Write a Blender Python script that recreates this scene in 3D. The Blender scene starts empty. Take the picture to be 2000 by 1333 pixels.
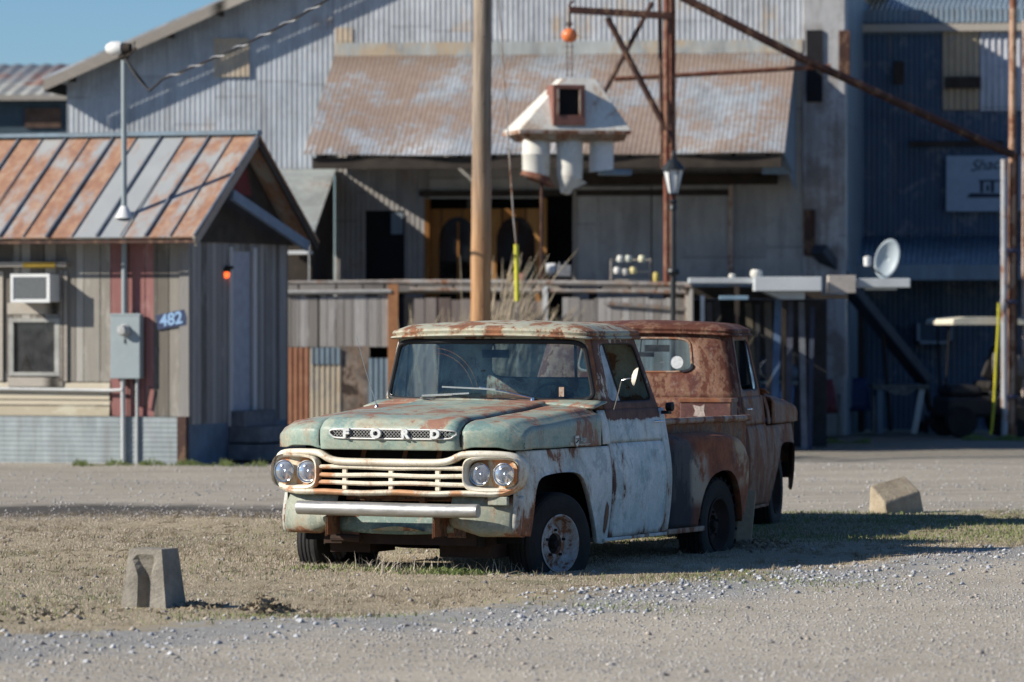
import bpy, math, random, numpy as np
from mathutils import Vector, Matrix
R=math.radians; sin=math.sin; cos=math.cos; PI=math.pi
rnd=random.Random(7)
C=bpy.context.scene.collection
sc=bpy.context.scene
# ---------------- camera, sky, sun, exposure ----------------
FPX=9000.; HOR=620.; CH=1.8
cam=bpy.data.cameras.new('camera'); cam.sensor_width=36; cam.lens=FPX*36/2000
cam.clip_start=0.5; cam.clip_end=2000
co=bpy.data.objects.new('camera',cam); C.objects.link(co)
co.location=(0,0,CH); co.rotation_euler=(R(90)-math.atan((666.5-HOR)/FPX),0,0)
cam.dof.use_dof=True; cam.dof.focus_distance=33.4; cam.dof.aperture_fstop=2.9
sc.camera=co
SUN=Vector((1.0,.30,-.575)).normalized()
SEL=math.asin(-SUN.z); SAZ=math.atan2(-SUN.x,-SUN.y)      # azimuth of the sun, clockwise from +y
w=bpy.data.worlds.new('World'); sc.world=w; w.use_nodes=True
nt=w.node_tree; bg=nt.nodes['Background']; sk=nt.nodes.new('ShaderNodeTexSky'); sk.sky_type='NISHITA'
sk.sun_disc=False; sk.sun_elevation=SEL; sk.sun_rotation=SAZ; sk.air_density=1.3; sk.dust_density=.3; sk.ozone_density=8.6; sk.altitude=2500
nt.links.new(sk.outputs[0],bg.inputs[0]); bg.inputs[1].default_value=.078
sl=bpy.data.lights.new('sun','SUN'); sl.energy=5.0; sl.angle=R(.5); sl.color=(1,.93,.82)
so=bpy.data.objects.new('sun',sl); C.objects.link(so); so.rotation_euler=SUN.to_track_quat('-Z','Y').to_euler(); so.location=(-20,0,20)
sc.view_settings.view_transform='Standard'; sc.view_settings.look='None'; sc.view_settings.exposure=0.46; sc.view_settings.gamma=1
# ---------------- frames ----------------
class Frame:
    """local X = (c,-s), local Y = (s,c): a plan frame turned clockwise by th"""
    def __init__(s,x,y,deg): s.o=(x,y); s.th=R(deg); s.s=sin(s.th); s.c=cos(s.th)
    def px(s,px,py,Y=0.):
        rx,rz=(px-1000)/FPX,-(py-HOR)/FPX
        t=(Y+s.o[0]*s.s+s.o[1]*s.c)/(rx*s.s+s.c)
        return (t*rx-s.o[0])*s.c-(t-s.o[1])*s.s, CH+t*rz
    def X(s,px,Y=0.): return s.px(px,600,Y)[0]
    def Z(s,px,py,Y=0.): return s.px(px,py,Y)[1]
    def place(s,o): o.location=(s.o[0],s.o[1],0); o.rotation_euler=(0,0,-s.th)
def at(px,py,D): return Vector(((px-1000)/FPX*D,D,CH-(py-HOR)/FPX*D))
def gnd(px,py): D=CH*FPX/(py-HOR); return Vector(((px-1000)/FPX*D,D,0))
# ---------------- object helpers ----------------
def tag(o,label=None,cat=None,group=None,kind=None):
    if label: o['label']=label
    if cat: o['category']=cat
    if group: o['group']=group
    if kind: o['kind']=kind
    return o
def thing(name,label,cat,loc=(0,0,0),rz=0,group=None):
    o=bpy.data.objects.new(name,None); o.empty_display_size=.2; C.objects.link(o); o.location=loc; o.rotation_euler=(0,0,rz)
    return tag(o,label,cat,group)
def copy_tree(o,parent=None):
    c=o.copy(); C.objects.link(c)
    if parent is not None: c.parent=parent
    for ch in list(o.children): copy_tree(ch,c)
    return c
class MB:
    def __init__(s): s.v=[]; s.f=[]
    def add(s,vs,fs):
        b=len(s.v); s.v+= [tuple(v) for v in vs]; s.f+=[tuple(b+i for i in f) for f in fs]; return s
    def box(s,x0,x1,y0,y1,z0,z1):
        return s.add([(x0,y0,z0),(x1,y0,z0),(x1,y1,z0),(x0,y1,z0),(x0,y0,z1),(x1,y0,z1),(x1,y1,z1),(x0,y1,z1)],
          [(0,3,2,1),(4,5,6,7),(0,1,5,4),(1,2,6,5),(2,3,7,6),(3,0,4,7)])
    def bar(s,a,b,w,h=None,up=(0,0,1)):
        a=Vector(a);b=Vector(b);h=h or w;d=(b-a).normalized();u=Vector(up)
        if abs(d.dot(u))>.97:u=Vector((0,1,0))
        x=d.cross(u).normalized()*w/2; y=x.cross(d).normalized()*h/2
        vs=[p+i*x+j*y for p in (a,b) for i,j in ((-1,-1),(1,-1),(1,1),(-1,1))]
        return s.add(vs,[(0,1,2,3),(7,6,5,4),(0,4,5,1),(1,5,6,2),(2,6,7,3),(3,7,4,0)])
    def tube(s,pts,r,n=8,closed=False,cap=True):
        pts=[Vector(p) for p in pts]; m=len(pts); rr=r if isinstance(r,(list,tuple)) else [r]*m
        ring=[]; prev=None
        for i,p in enumerate(pts):
            if closed: d=pts[(i+1)%m]-pts[i-1]
            else: d=pts[min(i+1,m-1)]-pts[max(i-1,0)]
            d.normalize()
            if prev is None:
                u=Vector((0,0,1)) if abs(d.z)<.9 else Vector((0,1,0))
                x=d.cross(u).normalized()
            else: x=(prev-d*prev.dot(d)).normalized()
            prev=x; y=d.cross(x)
            ring.append([p+rr[i]*(cos(2*PI*k/n)*x+sin(2*PI*k/n)*y) for k in range(n)])
        s.loft(ring,closed,cap); return s
    def loft(s,rings,closed=False,cap=False,wrap=True):
        n=len(rings[0]); b=len(s.v); m=len(rings)
        for r in rings: s.v+=[tuple(v) for v in r]
        for i in range(m if closed else m-1):
            j=(i+1)%m
            for k in range(n if wrap else n-1):
                l=(k+1)%n
                s.f.append((b+i*n+k,b+i*n+l,b+j*n+l,b+j*n+k))
        if cap and not closed:
            s.f.append(tuple(b+k for k in range(n))[::-1]); s.f.append(tuple(b+(m-1)*n+k for k in range(n)))
        return s
    def grid(s,fn,us,vs,flip=False):
        return s.loft([[fn(u,v) for u in us] for v in vs],wrap=False)
    def lathe(s,prof,axis='x',n=32,c=(0,0,0),a0=0,a1=2*PI):
        full=abs(a1-a0-2*PI)<1e-6; rings=[]
        for (r,h) in prof:
            row=[]
            for k in range(n if full else n+1):
                a=a0+(a1-a0)*k/n
                p=(h,r*cos(a),r*sin(a)) if axis=='x' else ((r*cos(a),h,r*sin(a)) if axis=='y' else (r*cos(a),r*sin(a),h))
                row.append((p[0]+c[0],p[1]+c[1],p[2]+c[2]))
            rings.append(row)
        return s.loft(rings,wrap=full)
    def prism(s,poly,fn0,fn1):
        """polygon extruded between two mappings"""
        n=len(poly); a=[fn0(*p) for p in poly]; b=[fn1(*p) for p in poly]
        return s.add(a+b,[tuple(range(n))[::-1],tuple(range(n,2*n))]+[(i,(i+1)%n,n+(i+1)%n,n+i) for i in range(n)])
    def build(s,name,mat,parent=None,smooth=False,bevel=0,solid=0,sub=0,ang=40):
        me=bpy.data.meshes.new(name); me.from_pydata(s.v,[],s.f); me.validate(); me.update()
        if smooth:
            me.polygons.foreach_set('use_smooth',[True]*len(me.polygons)); 
            me.set_sharp_from_angle(angle=R(ang))
        o=bpy.data.objects.new(name,me); C.objects.link(o); me.materials.append(mat)
        if parent is not None: o.parent=parent
        if bevel:
            m=o.modifiers.new('b','BEVEL'); m.width=bevel; m.segments=2; m.limit_method='ANGLE'; m.angle_limit=R(35)
        if solid:
            m=o.modifiers.new('s','SOLIDIFY'); m.thickness=solid; m.offset=0
        if sub:
            m=o.modifiers.new('u','SUBSURF'); m.levels=sub; m.render_levels=sub
        return o
def fix_normals(o):
    import bmesh
    bm=bmesh.new(); bm.from_mesh(o.data); bmesh.ops.recalc_face_normals(bm,faces=bm.faces); bm.to_mesh(o.data); bm.free(); return o
def text(name,s,size,mat,parent,M,ext=.004,shear=0,off=0,align='CENTER',sx=1):
    cu=bpy.data.curves.new(name,'FONT'); cu.body=s; cu.size=size; cu.extrude=ext; cu.shear=shear; cu.offset=off; cu.align_x=align; cu.align_y='CENTER'
    t=bpy.data.objects.new('tmp',cu); C.objects.link(t); bpy.context.view_layer.update()
    me=bpy.data.meshes.new_from_object(t.evaluated_get(bpy.context.evaluated_depsgraph_get()))
    bpy.data.objects.remove(t); me.transform(Matrix.Diagonal((sx,1,1,1))); me.transform(M); me.name=name; me.materials.clear(); me.materials.append(mat)
    o=bpy.data.objects.new(name,me); C.objects.link(o)
    if parent is not None:o.parent=parent
    return o
def M_front(x,y,z,yaw=0,roll=0): # text standing up, facing -Y of the local frame
    return Matrix.Translation((x,y,z))@Matrix.Rotation(yaw,4,'Z')@Matrix.Rotation(R(90),4,'X')@Matrix.Rotation(roll,4,'Z')
# ---------------- materials ----------------
class G:
    def __init__(s,name,rough=.7,metal=0,spec=.3):
        s.m=bpy.data.materials.new(name); s.m.use_nodes=True; s.t=s.m.node_tree; s.b=s.t.nodes['Principled BSDF']; s.out=s.t.nodes['Material Output']
        s.set('Roughness',rough); s.set('Metallic',metal); s.set('Specular IOR Level',spec)
        s.tc=s.t.nodes.new('ShaderNodeTexCoord'); s.obj=s.tc.outputs['Object']; s._sep=None
    def link(s,a,i):
        if hasattr(a,'is_linked') or isinstance(a,bpy.types.NodeSocket): s.t.links.new(a,i)
        else: i.default_value=a
    def set(s,k,v):
        if isinstance(v,(tuple,list)) and len(v)==3: v=(*v,1)
        s.link(v,s.b.inputs[k])
    def map(s,scale=(1,1,1),loc=(0,0,0),rot=(0,0,0),vec=None):
        n=s.t.nodes.new('ShaderNodeMapping'); s.link(vec or s.obj,n.inputs[0]); n.inputs['Scale'].default_value=scale; n.inputs['Location'].default_value=loc; n.inputs['Rotation'].default_value=rot; return n.outputs[0]
    def noise(s,scale=5,detail=6,rough=.6,vec=None,dist=0,loc=None):
        n=s.t.nodes.new('ShaderNodeTexNoise'); v=vec or s.obj
        if loc: v=s.map(loc=loc,vec=v)
        s.link(v,n.inputs['Vector']); n.inputs['Scale'].default_value=scale; n.inputs['Detail'].default_value=detail; n.inputs['Roughness'].default_value=rough; n.inputs['Distortion'].default_value=dist; return n.outputs['Fac']
    def voro(s,scale=5,vec=None,feat='F1',out='Distance',rand=1):
        n=s.t.nodes.new('ShaderNodeTexVoronoi'); n.feature=feat; s.link(vec or s.obj,n.inputs['Vector']); n.inputs['Scale'].default_value=scale; n.inputs['Randomness'].default_value=rand; return n.outputs[out]
    def white(s,v,dim='1D'):
        n=s.t.nodes.new('ShaderNodeTexWhiteNoise'); n.noise_dimensions=dim
        s.link(v,n.inputs['W' if dim=='1D' else 'Vector']); return n.outputs['Value']
    def math(s,op,a,b=0.,clamp=False):
        n=s.t.nodes.new('ShaderNodeMath'); n.operation=op; n.use_clamp=clamp; s.link(a,n.inputs[0]); s.link(b,n.inputs[1]); return n.outputs[0]
    def sep(s,k,vec=None):
        n=s.t.nodes.new('ShaderNodeSeparateXYZ'); s.link(vec or s.obj,n.inputs[0]); return n.outputs[k]
    def ramp(s,f,stops,interp='LINEAR'):
        n=s.t.nodes.new('ShaderNodeValToRGB'); s.link(f,n.inputs[0]); e=n.color_ramp; e.interpolation=interp
        while len(e.elements)<len(stops): e.elements.new(.5)
        for el,(p,c) in zip(e.elements,stops):
            el.position=p; el.color=(*c,1) if isinstance(c,(tuple,list)) else (c,c,c,1)
        return n.outputs[0]
    def mix(s,f,a,b,mode='MIX'):
        n=s.t.nodes.new('ShaderNodeMix'); n.data_type='RGBA'; n.blend_type=mode; s.link(f,n.inputs[0])
        for v,i in ((a,6),(b,7)):
            if isinstance(v,(tuple,list)): v=(*v,1) if len(v)==3 else v
            elif isinstance(v,float): v=(v,v,v,1)
            s.link(v,n.inputs[i])
        return n.outputs[2]
    def sm(s,x,a,b): # smoothstep-like
        n=s.t.nodes.new('ShaderNodeMapRange'); n.interpolation_type='SMOOTHSTEP'; s.link(x,n.inputs[0]); n.inputs[1].default_value=a; n.inputs[2].default_value=b; return n.outputs[0]
    def bump(s,h,st=.5,d=.01):
        n=s.t.nodes.new('ShaderNodeBump'); s.link(h,n.inputs['Height']); n.inputs['Strength'].default_value=st; n.inputs['Distance'].default_value=d; s.t.links.new(n.outputs[0],s.b.inputs['Normal'])
RUST=[(0,(.045,.02,.014)),(.35,(.12,.045,.026)),(.6,(.26,.105,.05)),(1,(.44,.23,.11))]
def plain(name,col,rough=.6,metal=0,var=.25,scale=6,spec=.3,bump=0):
    g=G(name,rough,metal,spec); n=g.noise(scale,6,.65)
    c=g.ramp(n,[(.25,tuple(x*(1-var) for x in col)),(.75,tuple(min(1,x*(1+var)) for x in col))])
    g.set('Base Color',c)
    if bump: g.bump(g.noise(scale*6,5,.6),bump,.01)
    return g.m
def worn(name,cols,rust=.45,rs=3.0,rough=.62,extra=None,metal=0,chip=.5,streak=True,bias=None,seed=0,rustcols=None,spec=.3):
    """paint that has faded, chipped and rusted; bias(g) adds to the rust mask where the metal is bare"""
    g=G(name,rough,metal,spec); L=(seed*3.1,seed*1.7,seed*.9)
    n1=g.noise(1.6,5,.6,loc=L); n2=g.noise(7,8,.7,vec=g.map((1,1,.35)),loc=L); n3=g.noise(26,6,.7,loc=L)
    k=len(cols); f=g.math('ADD',g.math('MULTIPLY',n1,.65),g.math('MULTIPLY',n2,.35))
    c=g.ramp(f,[(.30+.40*i/(k-1),cols[i]) for i in range(k)])
    # sharp-edged patches of an older coat, fine chalky mottling, dark specks
    pa=g.noise(4.5,10,.74,vec=g.map((1,1,.7)),loc=(L[0]+9,L[1]+2,L[2]),dist=.3); c=g.mix(g.math('MULTIPLY',g.sm(pa,.545,.575),.55),c,cols[0])
    pb=g.noise(6.5,10,.76,loc=(L[0]-4,L[1]+7,L[2]),dist=.5); c=g.mix(g.math('MULTIPLY',g.sm(pb,.56,.58),.5),c,cols[-1])
    mo=g.noise(45,6,.75,loc=L); c=g.mix(.55,c,g.ramp(mo,[(.32,.35),(.5,.5),(.68,.66)]),'OVERLAY')
    c=g.mix(g.math('MULTIPLY',g.sm(n3,.52,.66),chip),c,(.42,.42,.36))
    sp=g.sm(g.noise(60,4,.7,loc=L),.62,.70); c=g.mix(g.math('MULTIPLY',sp,.6),c,(.10,.07,.05))
    m=g.noise(rs,14,.74,vec=g.map((1,1,.6)),loc=(L[0]+5,L[1],L[2]),dist=.3)
    if streak:
        st=g.noise(9,4,.6,vec=g.map((1,1,.08)),loc=L); m=g.math('ADD',g.math('MULTIPLY',m,.78),g.math('MULTIPLY',st,.22))
    if bias: m=g.math('ADD',m,bias(g))
    mask=g.math('MULTIPLY',g.sm(m,1-rust-.012,1-rust+.022),.93)
    rc=g.ramp(g.noise(11,8,.7,loc=L),rustcols or RUST)
    halo=g.sm(m,1-rust-.075,1-rust); c=g.mix(g.math('MULTIPLY',halo,.42),c,(.34,.21,.12))
    c=g.mix(mask,c,rc)
    if extra: c=extra(g,c)
    g.set('Base Color',c)
    g.set('Roughness',g.math('ADD',g.math('MULTIPLY',mask,.25),rough,True))
    g.bump(g.math('ADD',g.math('MULTIPLY',mask,-.5),g.math('MULTIPLY',g.noise(3.2,3,.5),.9)),.5,.006)
    return g.m
def galv(name,base=(.36,.39,.42),rust=.4,rs=1.2,panel=.7,axis='X',rough=.55,metal=.25,dark=None,tint=.25,bias=None,rustcols=None):
    """weathered corrugated sheet: each sheet its own tone, with rust blooms and streaks down the sheet"""
    g=G(name,rough,metal,.4); x=g.sep(axis); idx0=g.math('FLOOR',g.math('DIVIDE',x,panel)); row=g.math('FLOOR',g.math('DIVIDE',g.math('ADD',g.sep(2),g.math('MULTIPLY',g.white(idx0),1.7)),2.1)); idx=g.math('ADD',idx0,g.math('MULTIPLY',row,57.)); wn=g.white(idx)
    lapf=g.math('FRACT',g.math('DIVIDE',g.math('ADD',g.sep(2),g.math('MULTIPLY',g.white(idx0),1.7)),2.1)); lap=g.math('SUBTRACT',1.,g.sm(lapf,.0,.02))
    n=g.noise(.9,6,.65); n2=g.noise(5,6,.7,vec=g.map((1,1,.3) if axis!='Z' else (.3,1,1)))
    c=g.ramp(g.math('ADD',g.math('MULTIPLY',n,.6),g.math('MULTIPLY',n2,.4)),[(.3,tuple(v*.6 for v in base)),(.5,base),(.68,tuple(min(1,v*1.3) for v in base))])
    c=g.mix(g.math('MULTIPLY',wn,tint),c,dark or (.14,.15,.17))
    c=g.mix(g.math('MULTIPLY',lap,.5),c,(.08,.075,.07)); sv=g.noise(6,6,.7,vec=g.map((1,1,.09)),loc=(2,2,2)); c=g.mix(g.math('MULTIPLY',g.sm(sv,.53,.66),.45),c,tuple(min(.75,v*1.35) for v in base)); c=g.mix(g.math('MULTIPLY',g.sm(sv,.47,.36),.35),c,(.15,.145,.14))
    st=g.noise(14,3,.6,vec=g.map((1,1,.05)))
    m=g.math('ADD',g.math('ADD',g.math('MULTIPLY',g.noise(rs,10,.68,loc=(4,2,1)),.7),g.math('MULTIPLY',st,.2)),g.math('MULTIPLY',g.white(g.math('ADD',idx,31.7)),.1))
    if bias: m=g.math('ADD',m,bias(g))
    mask=g.sm(m,1-rust-.06,1-rust+.06); c=g.mix(g.math('MULTIPLY',g.sm(g.noise(2.2,9,.75,loc=(8,1,3),dist=.4),.54,.60),.35),c,(.22,.23,.24)); g.set('Base Color',g.mix(g.math('MULTIPLY',mask,.9),c,g.ramp(g.noise(9,8,.7),rustcols or [(0,(.10,.05,.035)),(.5,(.25,.13,.09)),(1,(.42,.24,.15))])))
    g.set('Metallic',g.math('MULTIPLY',g.math('SUBTRACT',1.,mask),metal)); g.bump(g.noise(4,4,.6),.3,.02)
    return g.m
def planks(name,cols,pw=.14,rough=.85,axis='X',wear=.4,seed=0,stretch=(1,1,.06)):
    g=G(name,rough,0,.15); x=g.sep(axis); x=g.math('ADD',x,g.math('MULTIPLY',g.noise(2.3/max(pw,.05)*.12,2,.5,vec=g.map((1,1,0) if axis!='Z' else (0,0,1))),pw*3.2)); idx=g.math('FLOOR',g.math('DIVIDE',x,pw)); wn=g.white(g.math('ADD',idx,seed))
    gr=g.noise(22,8,.75,vec=g.map(stretch)); big=g.noise(1.3,5,.6)
    f=g.math('ADD',g.math('MULTIPLY',wn,.5),g.math('ADD',g.math('MULTIPLY',gr,.35),g.math('MULTIPLY',big,.15)))
    k=len(cols); c=g.ramp(f,[(.15+.65*i/(k-1),cols[i]) for i in range(k)])
    fr=g.math('FRACT',g.math('DIVIDE',x,pw)); gap=g.math('MULTIPLY',g.sm(fr,0.,.06),g.math('SUBTRACT',1.,g.sm(fr,.94,1.)))
    c=g.mix(g.math('SUBTRACT',1.,gap),c,(.02,.018,.016)); c=g.mix(g.math('MULTIPLY',g.sm(gr,.56,.68),wear),c,(.06,.055,.05)); wsh=g.noise(5,7,.72,vec=g.map(tuple(v*(1 if v==1 else 4) for v in stretch)),loc=(3,1,seed)); c=g.mix(g.math('MULTIPLY',g.sm(wsh,.53,.64),.35),c,tuple(min(.6,v*1.25) for v in cols[-1]))
    g.set('Base Color',c); g.bump(g.math('ADD',g.math('MULTIPLY',gr,.5),gap),.6,.01); return g.m
def glass(name,tint=(.72,.84,.86),dust=.10,dustcol=(.25,.30,.32),ior=1.5,rough=.02):
    m=bpy.data.materials.new(name); m.use_nodes=True; t=m.node_tree; t.nodes.clear(); N=t.nodes.new; L=t.links.new
    out=N('ShaderNodeOutputMaterial'); tr=N('ShaderNodeBsdfTransparent'); tr.inputs[0].default_value=(*tint,1); gl=N('ShaderNodeBsdfGlossy'); gl.inputs['Roughness'].default_value=rough
    fr=N('ShaderNodeFresnel'); fr.inputs[0].default_value=ior; mx=N('ShaderNodeMixShader'); L(fr.outputs[0],mx.inputs[0]); L(tr.outputs[0],mx.inputs[1]); L(gl.outputs[0],mx.inputs[2])
    df=N('ShaderNodeBsdfDiffuse'); df.inputs[0].default_value=(*dustcol,1); nz=N('ShaderNodeTexNoise'); nz.inputs['Scale'].default_value=6; nz.inputs['Detail'].default_value=10
    tc=N('ShaderNodeTexCoord'); L(tc.outputs['Object'],nz.inputs[0]); rp=N('ShaderNodeMapRange'); rp.inputs[1].default_value=.35; rp.inputs[2].default_value=.75; rp.inputs[3].default_value=dust*.3; rp.inputs[4].default_value=dust*1.8
    L(nz.outputs[0],rp.inputs[0]); m2=N('ShaderNodeMixShader'); L(rp.outputs[0],m2.inputs[0]); L(mx.outputs[0],m2.inputs[1]); L(df.outputs[0],m2.inputs[2]); L(m2.outputs[0],out.inputs[0]); return m
M={}
def mask_box(g,xr=None,yr=None,zr=None,soft=.08):
    """1 inside a soft box of object space"""
    r=None
    for k,ra in ((0,xr),(1,yr),(2,zr)):
        if ra is None: continue
        v=g.sep(k); a=g.math('MULTIPLY',g.sm(v,ra[0]-soft,ra[0]+soft),g.math('SUBTRACT',1.,g.sm(v,ra[1]-soft,ra[1]+soft)))
        r=a if r is None else g.math('MULTIPLY',r,a)
    return r
MINT=[(.10,.215,.215),(.22,.31,.27),(.32,.35,.275),(.42,.40,.30)]
M['hood']=worn('hood_paint',MINT,rust=.462,rs=2.2,seed=1,chip=.35,bias=lambda g:g.math('ADD',g.math('MULTIPLY',mask_box(g,yr=(-.72,.72),zr=(1.085,1.3),soft=.03),.012),g.math('MULTIPLY',mask_box(g,yr=(-2,-.72),zr=(.8,1.0)),-.06)),rustcols=[(0,(.10,.05,.04)),(.4,(.22,.10,.07)),(.7,(.36,.18,.11)),(1,(.42,.28,.17))],rough=.5,spec=.4)
BLUEG=[(.26,.31,.30),(.47,.51,.49),(.64,.66,.63),(.72,.72,.68)]
def arch_bias(g,k=.07):
    y=g.math('ADD',g.sep(1),.05); z=g.math('SUBTRACT',g.sep(2),.22); r=g.math('SQRT',g.math('ADD',g.math('MULTIPLY',y,y),g.math('MULTIPLY',z,z)))
    return g.math('MULTIPLY',g.math('SUBTRACT',1.,g.sm(r,.50,.64)),k)
M['side']=worn('side_paint',BLUEG,rust=.43,rs=3,seed=2,chip=.25,bias=lambda g:g.math('ADD',arch_bias(g),g.math('ADD',g.math('MULTIPLY',mask_box(g,xr=(0,2),yr=(-.75,-.50),zr=(.1,.65)),.065),g.math('MULTIPLY',mask_box(g,yr=(-.3,.25),zr=(.78,.9),soft=.05),.10))))
M['door']=worn('door_paint',[(.22,.32,.33),(.44,.52,.52),(.63,.67,.65),(.73,.74,.70)],rust=.40,rs=3.4,seed=5,chip=.3,
  bias=lambda g:g.math('ADD',g.math('MULTIPLY',mask_box(g,yr=(.6,2.0),zr=(1.05,1.2),soft=.03),.22),g.math('ADD',g.math('MULTIPLY',mask_box(g,yr=(.5,2.2),zr=(1.2,1.68),soft=.03),.13),g.math('ADD',g.math('MULTIPLY',mask_box(g,zr=(.0,.24),soft=.04),.07),g.math('MULTIPLY',mask_box(g,yr=(.6,.86),zr=(.1,1.05),soft=.04),.09)))),rustcols=[(0,(.04,.025,.025)),(.5,(.10,.045,.035)),(1,(.22,.13,.09))])
M['cab']=worn('cab_paint',[(.16,.22,.20),(.30,.33,.26),(.39,.385,.29),(.46,.44,.34)],rust=.47,rs=4,seed=3,chip=.5,bias=lambda g:g.math('MULTIPLY',mask_box(g,yr=(.6,2.2),zr=(1.0,1.19),soft=.03),.16))
M['cream']=worn('grille_enamel',[(.62,.56,.44),(.72,.67,.55),(.80,.77,.68)],rust=.42,rs=3.5,seed=4,chip=.15,rough=.4,spec=.5,rustcols=[(0,(.22,.09,.04)),(.5,(.50,.25,.12)),(1,(.62,.42,.25))],bias=lambda g:g.math('ADD',g.math('MULTIPLY',mask_box(g,zr=(.5,.60),soft=.03),.07),g.math('MULTIPLY',mask_box(g,xr=(-.62,-.42),zr=(.56,.74),soft=.05),.10)))
M['bezel']=worn('lamp_bezel_enamel',[(.55,.42,.28),(.66,.56,.40),(.72,.66,.52)],rust=.52,rs=5,seed=9,chip=.1,rustcols=[(0,(.25,.09,.035)),(.5,(.50,.22,.09)),(1,(.62,.36,.18))])
M['valance']=worn('valance_paint',[(.17,.20,.17),(.25,.27,.215),(.33,.335,.265)],rust=.44,rs=3,seed=6,bias=lambda g:g.math('MULTIPLY',mask_box(g,zr=(.2,.30),soft=.03),.07))
M['valance2']=worn('inner_valance_paint',[(.09,.15,.14),(.14,.21,.19),(.20,.26,.22)],rust=.42,rs=3,seed=7)
M['bedrust']=worn('rear_fender_rust',[(0.0272,0.0408,0.0462),(0.0435,0.0326,0.0299),(0.0816,0.0354,0.0218),(0.13,0.0872,0.0544)],rust=.56,rs=2.2,seed=8,chip=.2,rustcols=[(0,(0.049,0.019,0.0152)),(.35,(0.174,0.0544,0.0299)),(.6,(0.315,0.103,0.0435)),(1,(0.326,0.218,0.13))],
   extra=lambda g,c:g.mix(g.math('MULTIPLY',g.math('MULTIPLY',mask_box(g,yr=(2.35,2.62),zr=(.38,.75),soft=.05),g.sm(g.noise(5,6,.6),.40,.52)),.8),g.mix(g.math('MULTIPLY',g.math('MULTIPLY',mask_box(g,yr=(3.15,3.7),zr=(.5,.86),soft=.06),g.sm(g.noise(4,8,.6,loc=(3,0,0)),.42,.54)),.75),g.mix(mask_box(g,yr=(1.8,2.42),zr=(.05,.86),soft=.10),c,(.035,.035,.04)),(.50,.40,.26)),(.42,.36,.27)))
M['rail']=worn('bed_rail_rust',[(.20,.12,.09),(.34,.24,.18),(.30,.34,.33)],rust=.5,rs=4,seed=10)
M['redcab']=worn('red_oxide_paint',[(0.0562,0.0131,0.00936),(0.09,0.0243,0.0157),(0.116,0.0374,0.0243),(0.135,0.0636,0.0449)],rust=.50,rs=2.4,seed=11,chip=.18,rustcols=[(0,(0.03,0.009,0.00674)),(.4,(0.0749,0.0206,0.012)),(.7,(0.112,0.0374,0.0232)),(1,(0.165,0.0821,0.0562))])
M['redside']=worn('brown_rust_side',[(0.0677,0.0266,0.0193),(0.116,0.0484,0.0339),(0.165,0.0874,0.0629)],rust=.5,rs=2.4,seed=12,chip=.2)
M['rustdark']=worn('dark_rust',[(.04,.02,.015),(.08,.035,.02),(.14,.06,.035)],rust=.5,rs=5,seed=13,chip=0)
M['under']=plain('underbody_grime',(.018,.015,.013),.9)
M['void']=plain('interior_darkness',(.006,.006,.007),.9)  # near-black colour stands in for darkness inside bay and openings
M['rubber']=plain('seal_rubber',(.014,.014,.016),.6,var=.3)
M['silver']=plain('dull_silver_trim',(.68,.68,.66),.4,.3,var=.12,scale=30)
M['lattice']=plain('lattice_metal',(.26,.26,.25),.5,.3,var=.2,scale=30)
M['silver2']=plain('pitted_letter_metal',(.60,.61,.60),.45,.2,var=.35,scale=60)
M['lampsilver']=plain('lamp_silvering',(.72,.79,.90),.48,.75,var=.06)
M['crossm']=plain('grimy_crossmember',(.035,.02,.014),.9,var=.5)
M['reflectglass']=glass('pale_reflection_quarter_light',(.7,.78,.8),.75,(.42,.48,.52))  # pale dust layer stands in for the bright reflection on the pane
M['chrome']=plain('worn_chrome',(.62,.62,.62),.22,1,var=.15,scale=20)
M['alum']=(lambda:(lambda g:(g.set('Base Color',g.ramp(g.noise(5,8,.7,vec=g.map((.6,3,3))),[(.3,(.30,.30,.29)),(.6,(.48,.48,.47)),(.8,(.58,.57,.56))])),g.set('Roughness',g.ramp(g.noise(12,8,.7),[(.3,.36),(.7,.60)])),g.bump(g.noise(2.5,3,.5,vec=g.map((2,1,1))),.35,.02),g.m)[-1])(G('aluminium_pipe',.45,.75)))()
M['tyre']=(lambda g:(g.set('Base Color',g.ramp(g.noise(4,8,.7),[(.3,(.010,.010,.011)),(.7,(.028,.027,.026))])),g.bump(g.noise(30,4,.6),.3,.01),g.m)[-1])(G('tyre_rubber',.8,0,.25))
M['rim']=worn('wheel_enamel',[(.27,.30,.32),(.38,.41,.43),(.47,.50,.51)],rust=.47,rs=6,seed=14,chip=.1)
M['rimdark']=plain('rusty_black_rim',(.035,.024,.02),.85,var=.5)
M['glass']=glass('windscreen_glass',(.56,.76,.86),.07,(.10,.20,.27),1.6)
M['glassr']=glass('rear_glass',(.78,.86,.88),.10,(.30,.34,.36))
M['lens']=glass('headlamp_lens',(.85,.90,.97),.34,(.36,.42,.52),1.5,.08)
M['mirror']=plain('mirror_silver',(.8,.8,.8),.04,1,var=.02)
M['seat']=plain('seat_vinyl',(.03,.06,.065),.55,var=.5,scale=9,bump=.4)
M['interior']=plain('cab_interior',(.03,.045,.05),.8,var=.4)
M['galvroof']=galv('awning_sheet',(.34,.37,.40),rust=.54,rs=.9,panel=.65,tint=.15,rustcols=[(0,(.15,.095,.07)),(.5,(.25,.175,.13)),(1,(.34,.28,.225))])
M['barnwall']=galv('barn_sheet',(.40,.43,.46),rust=.39,rs=.9,panel=.66,tint=.35,dark=(.20,.22,.25),rustcols=[(0,(.2,.14,.10)),(.5,(.32,.24,.18)),(1,(.45,.33,.22))])
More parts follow.
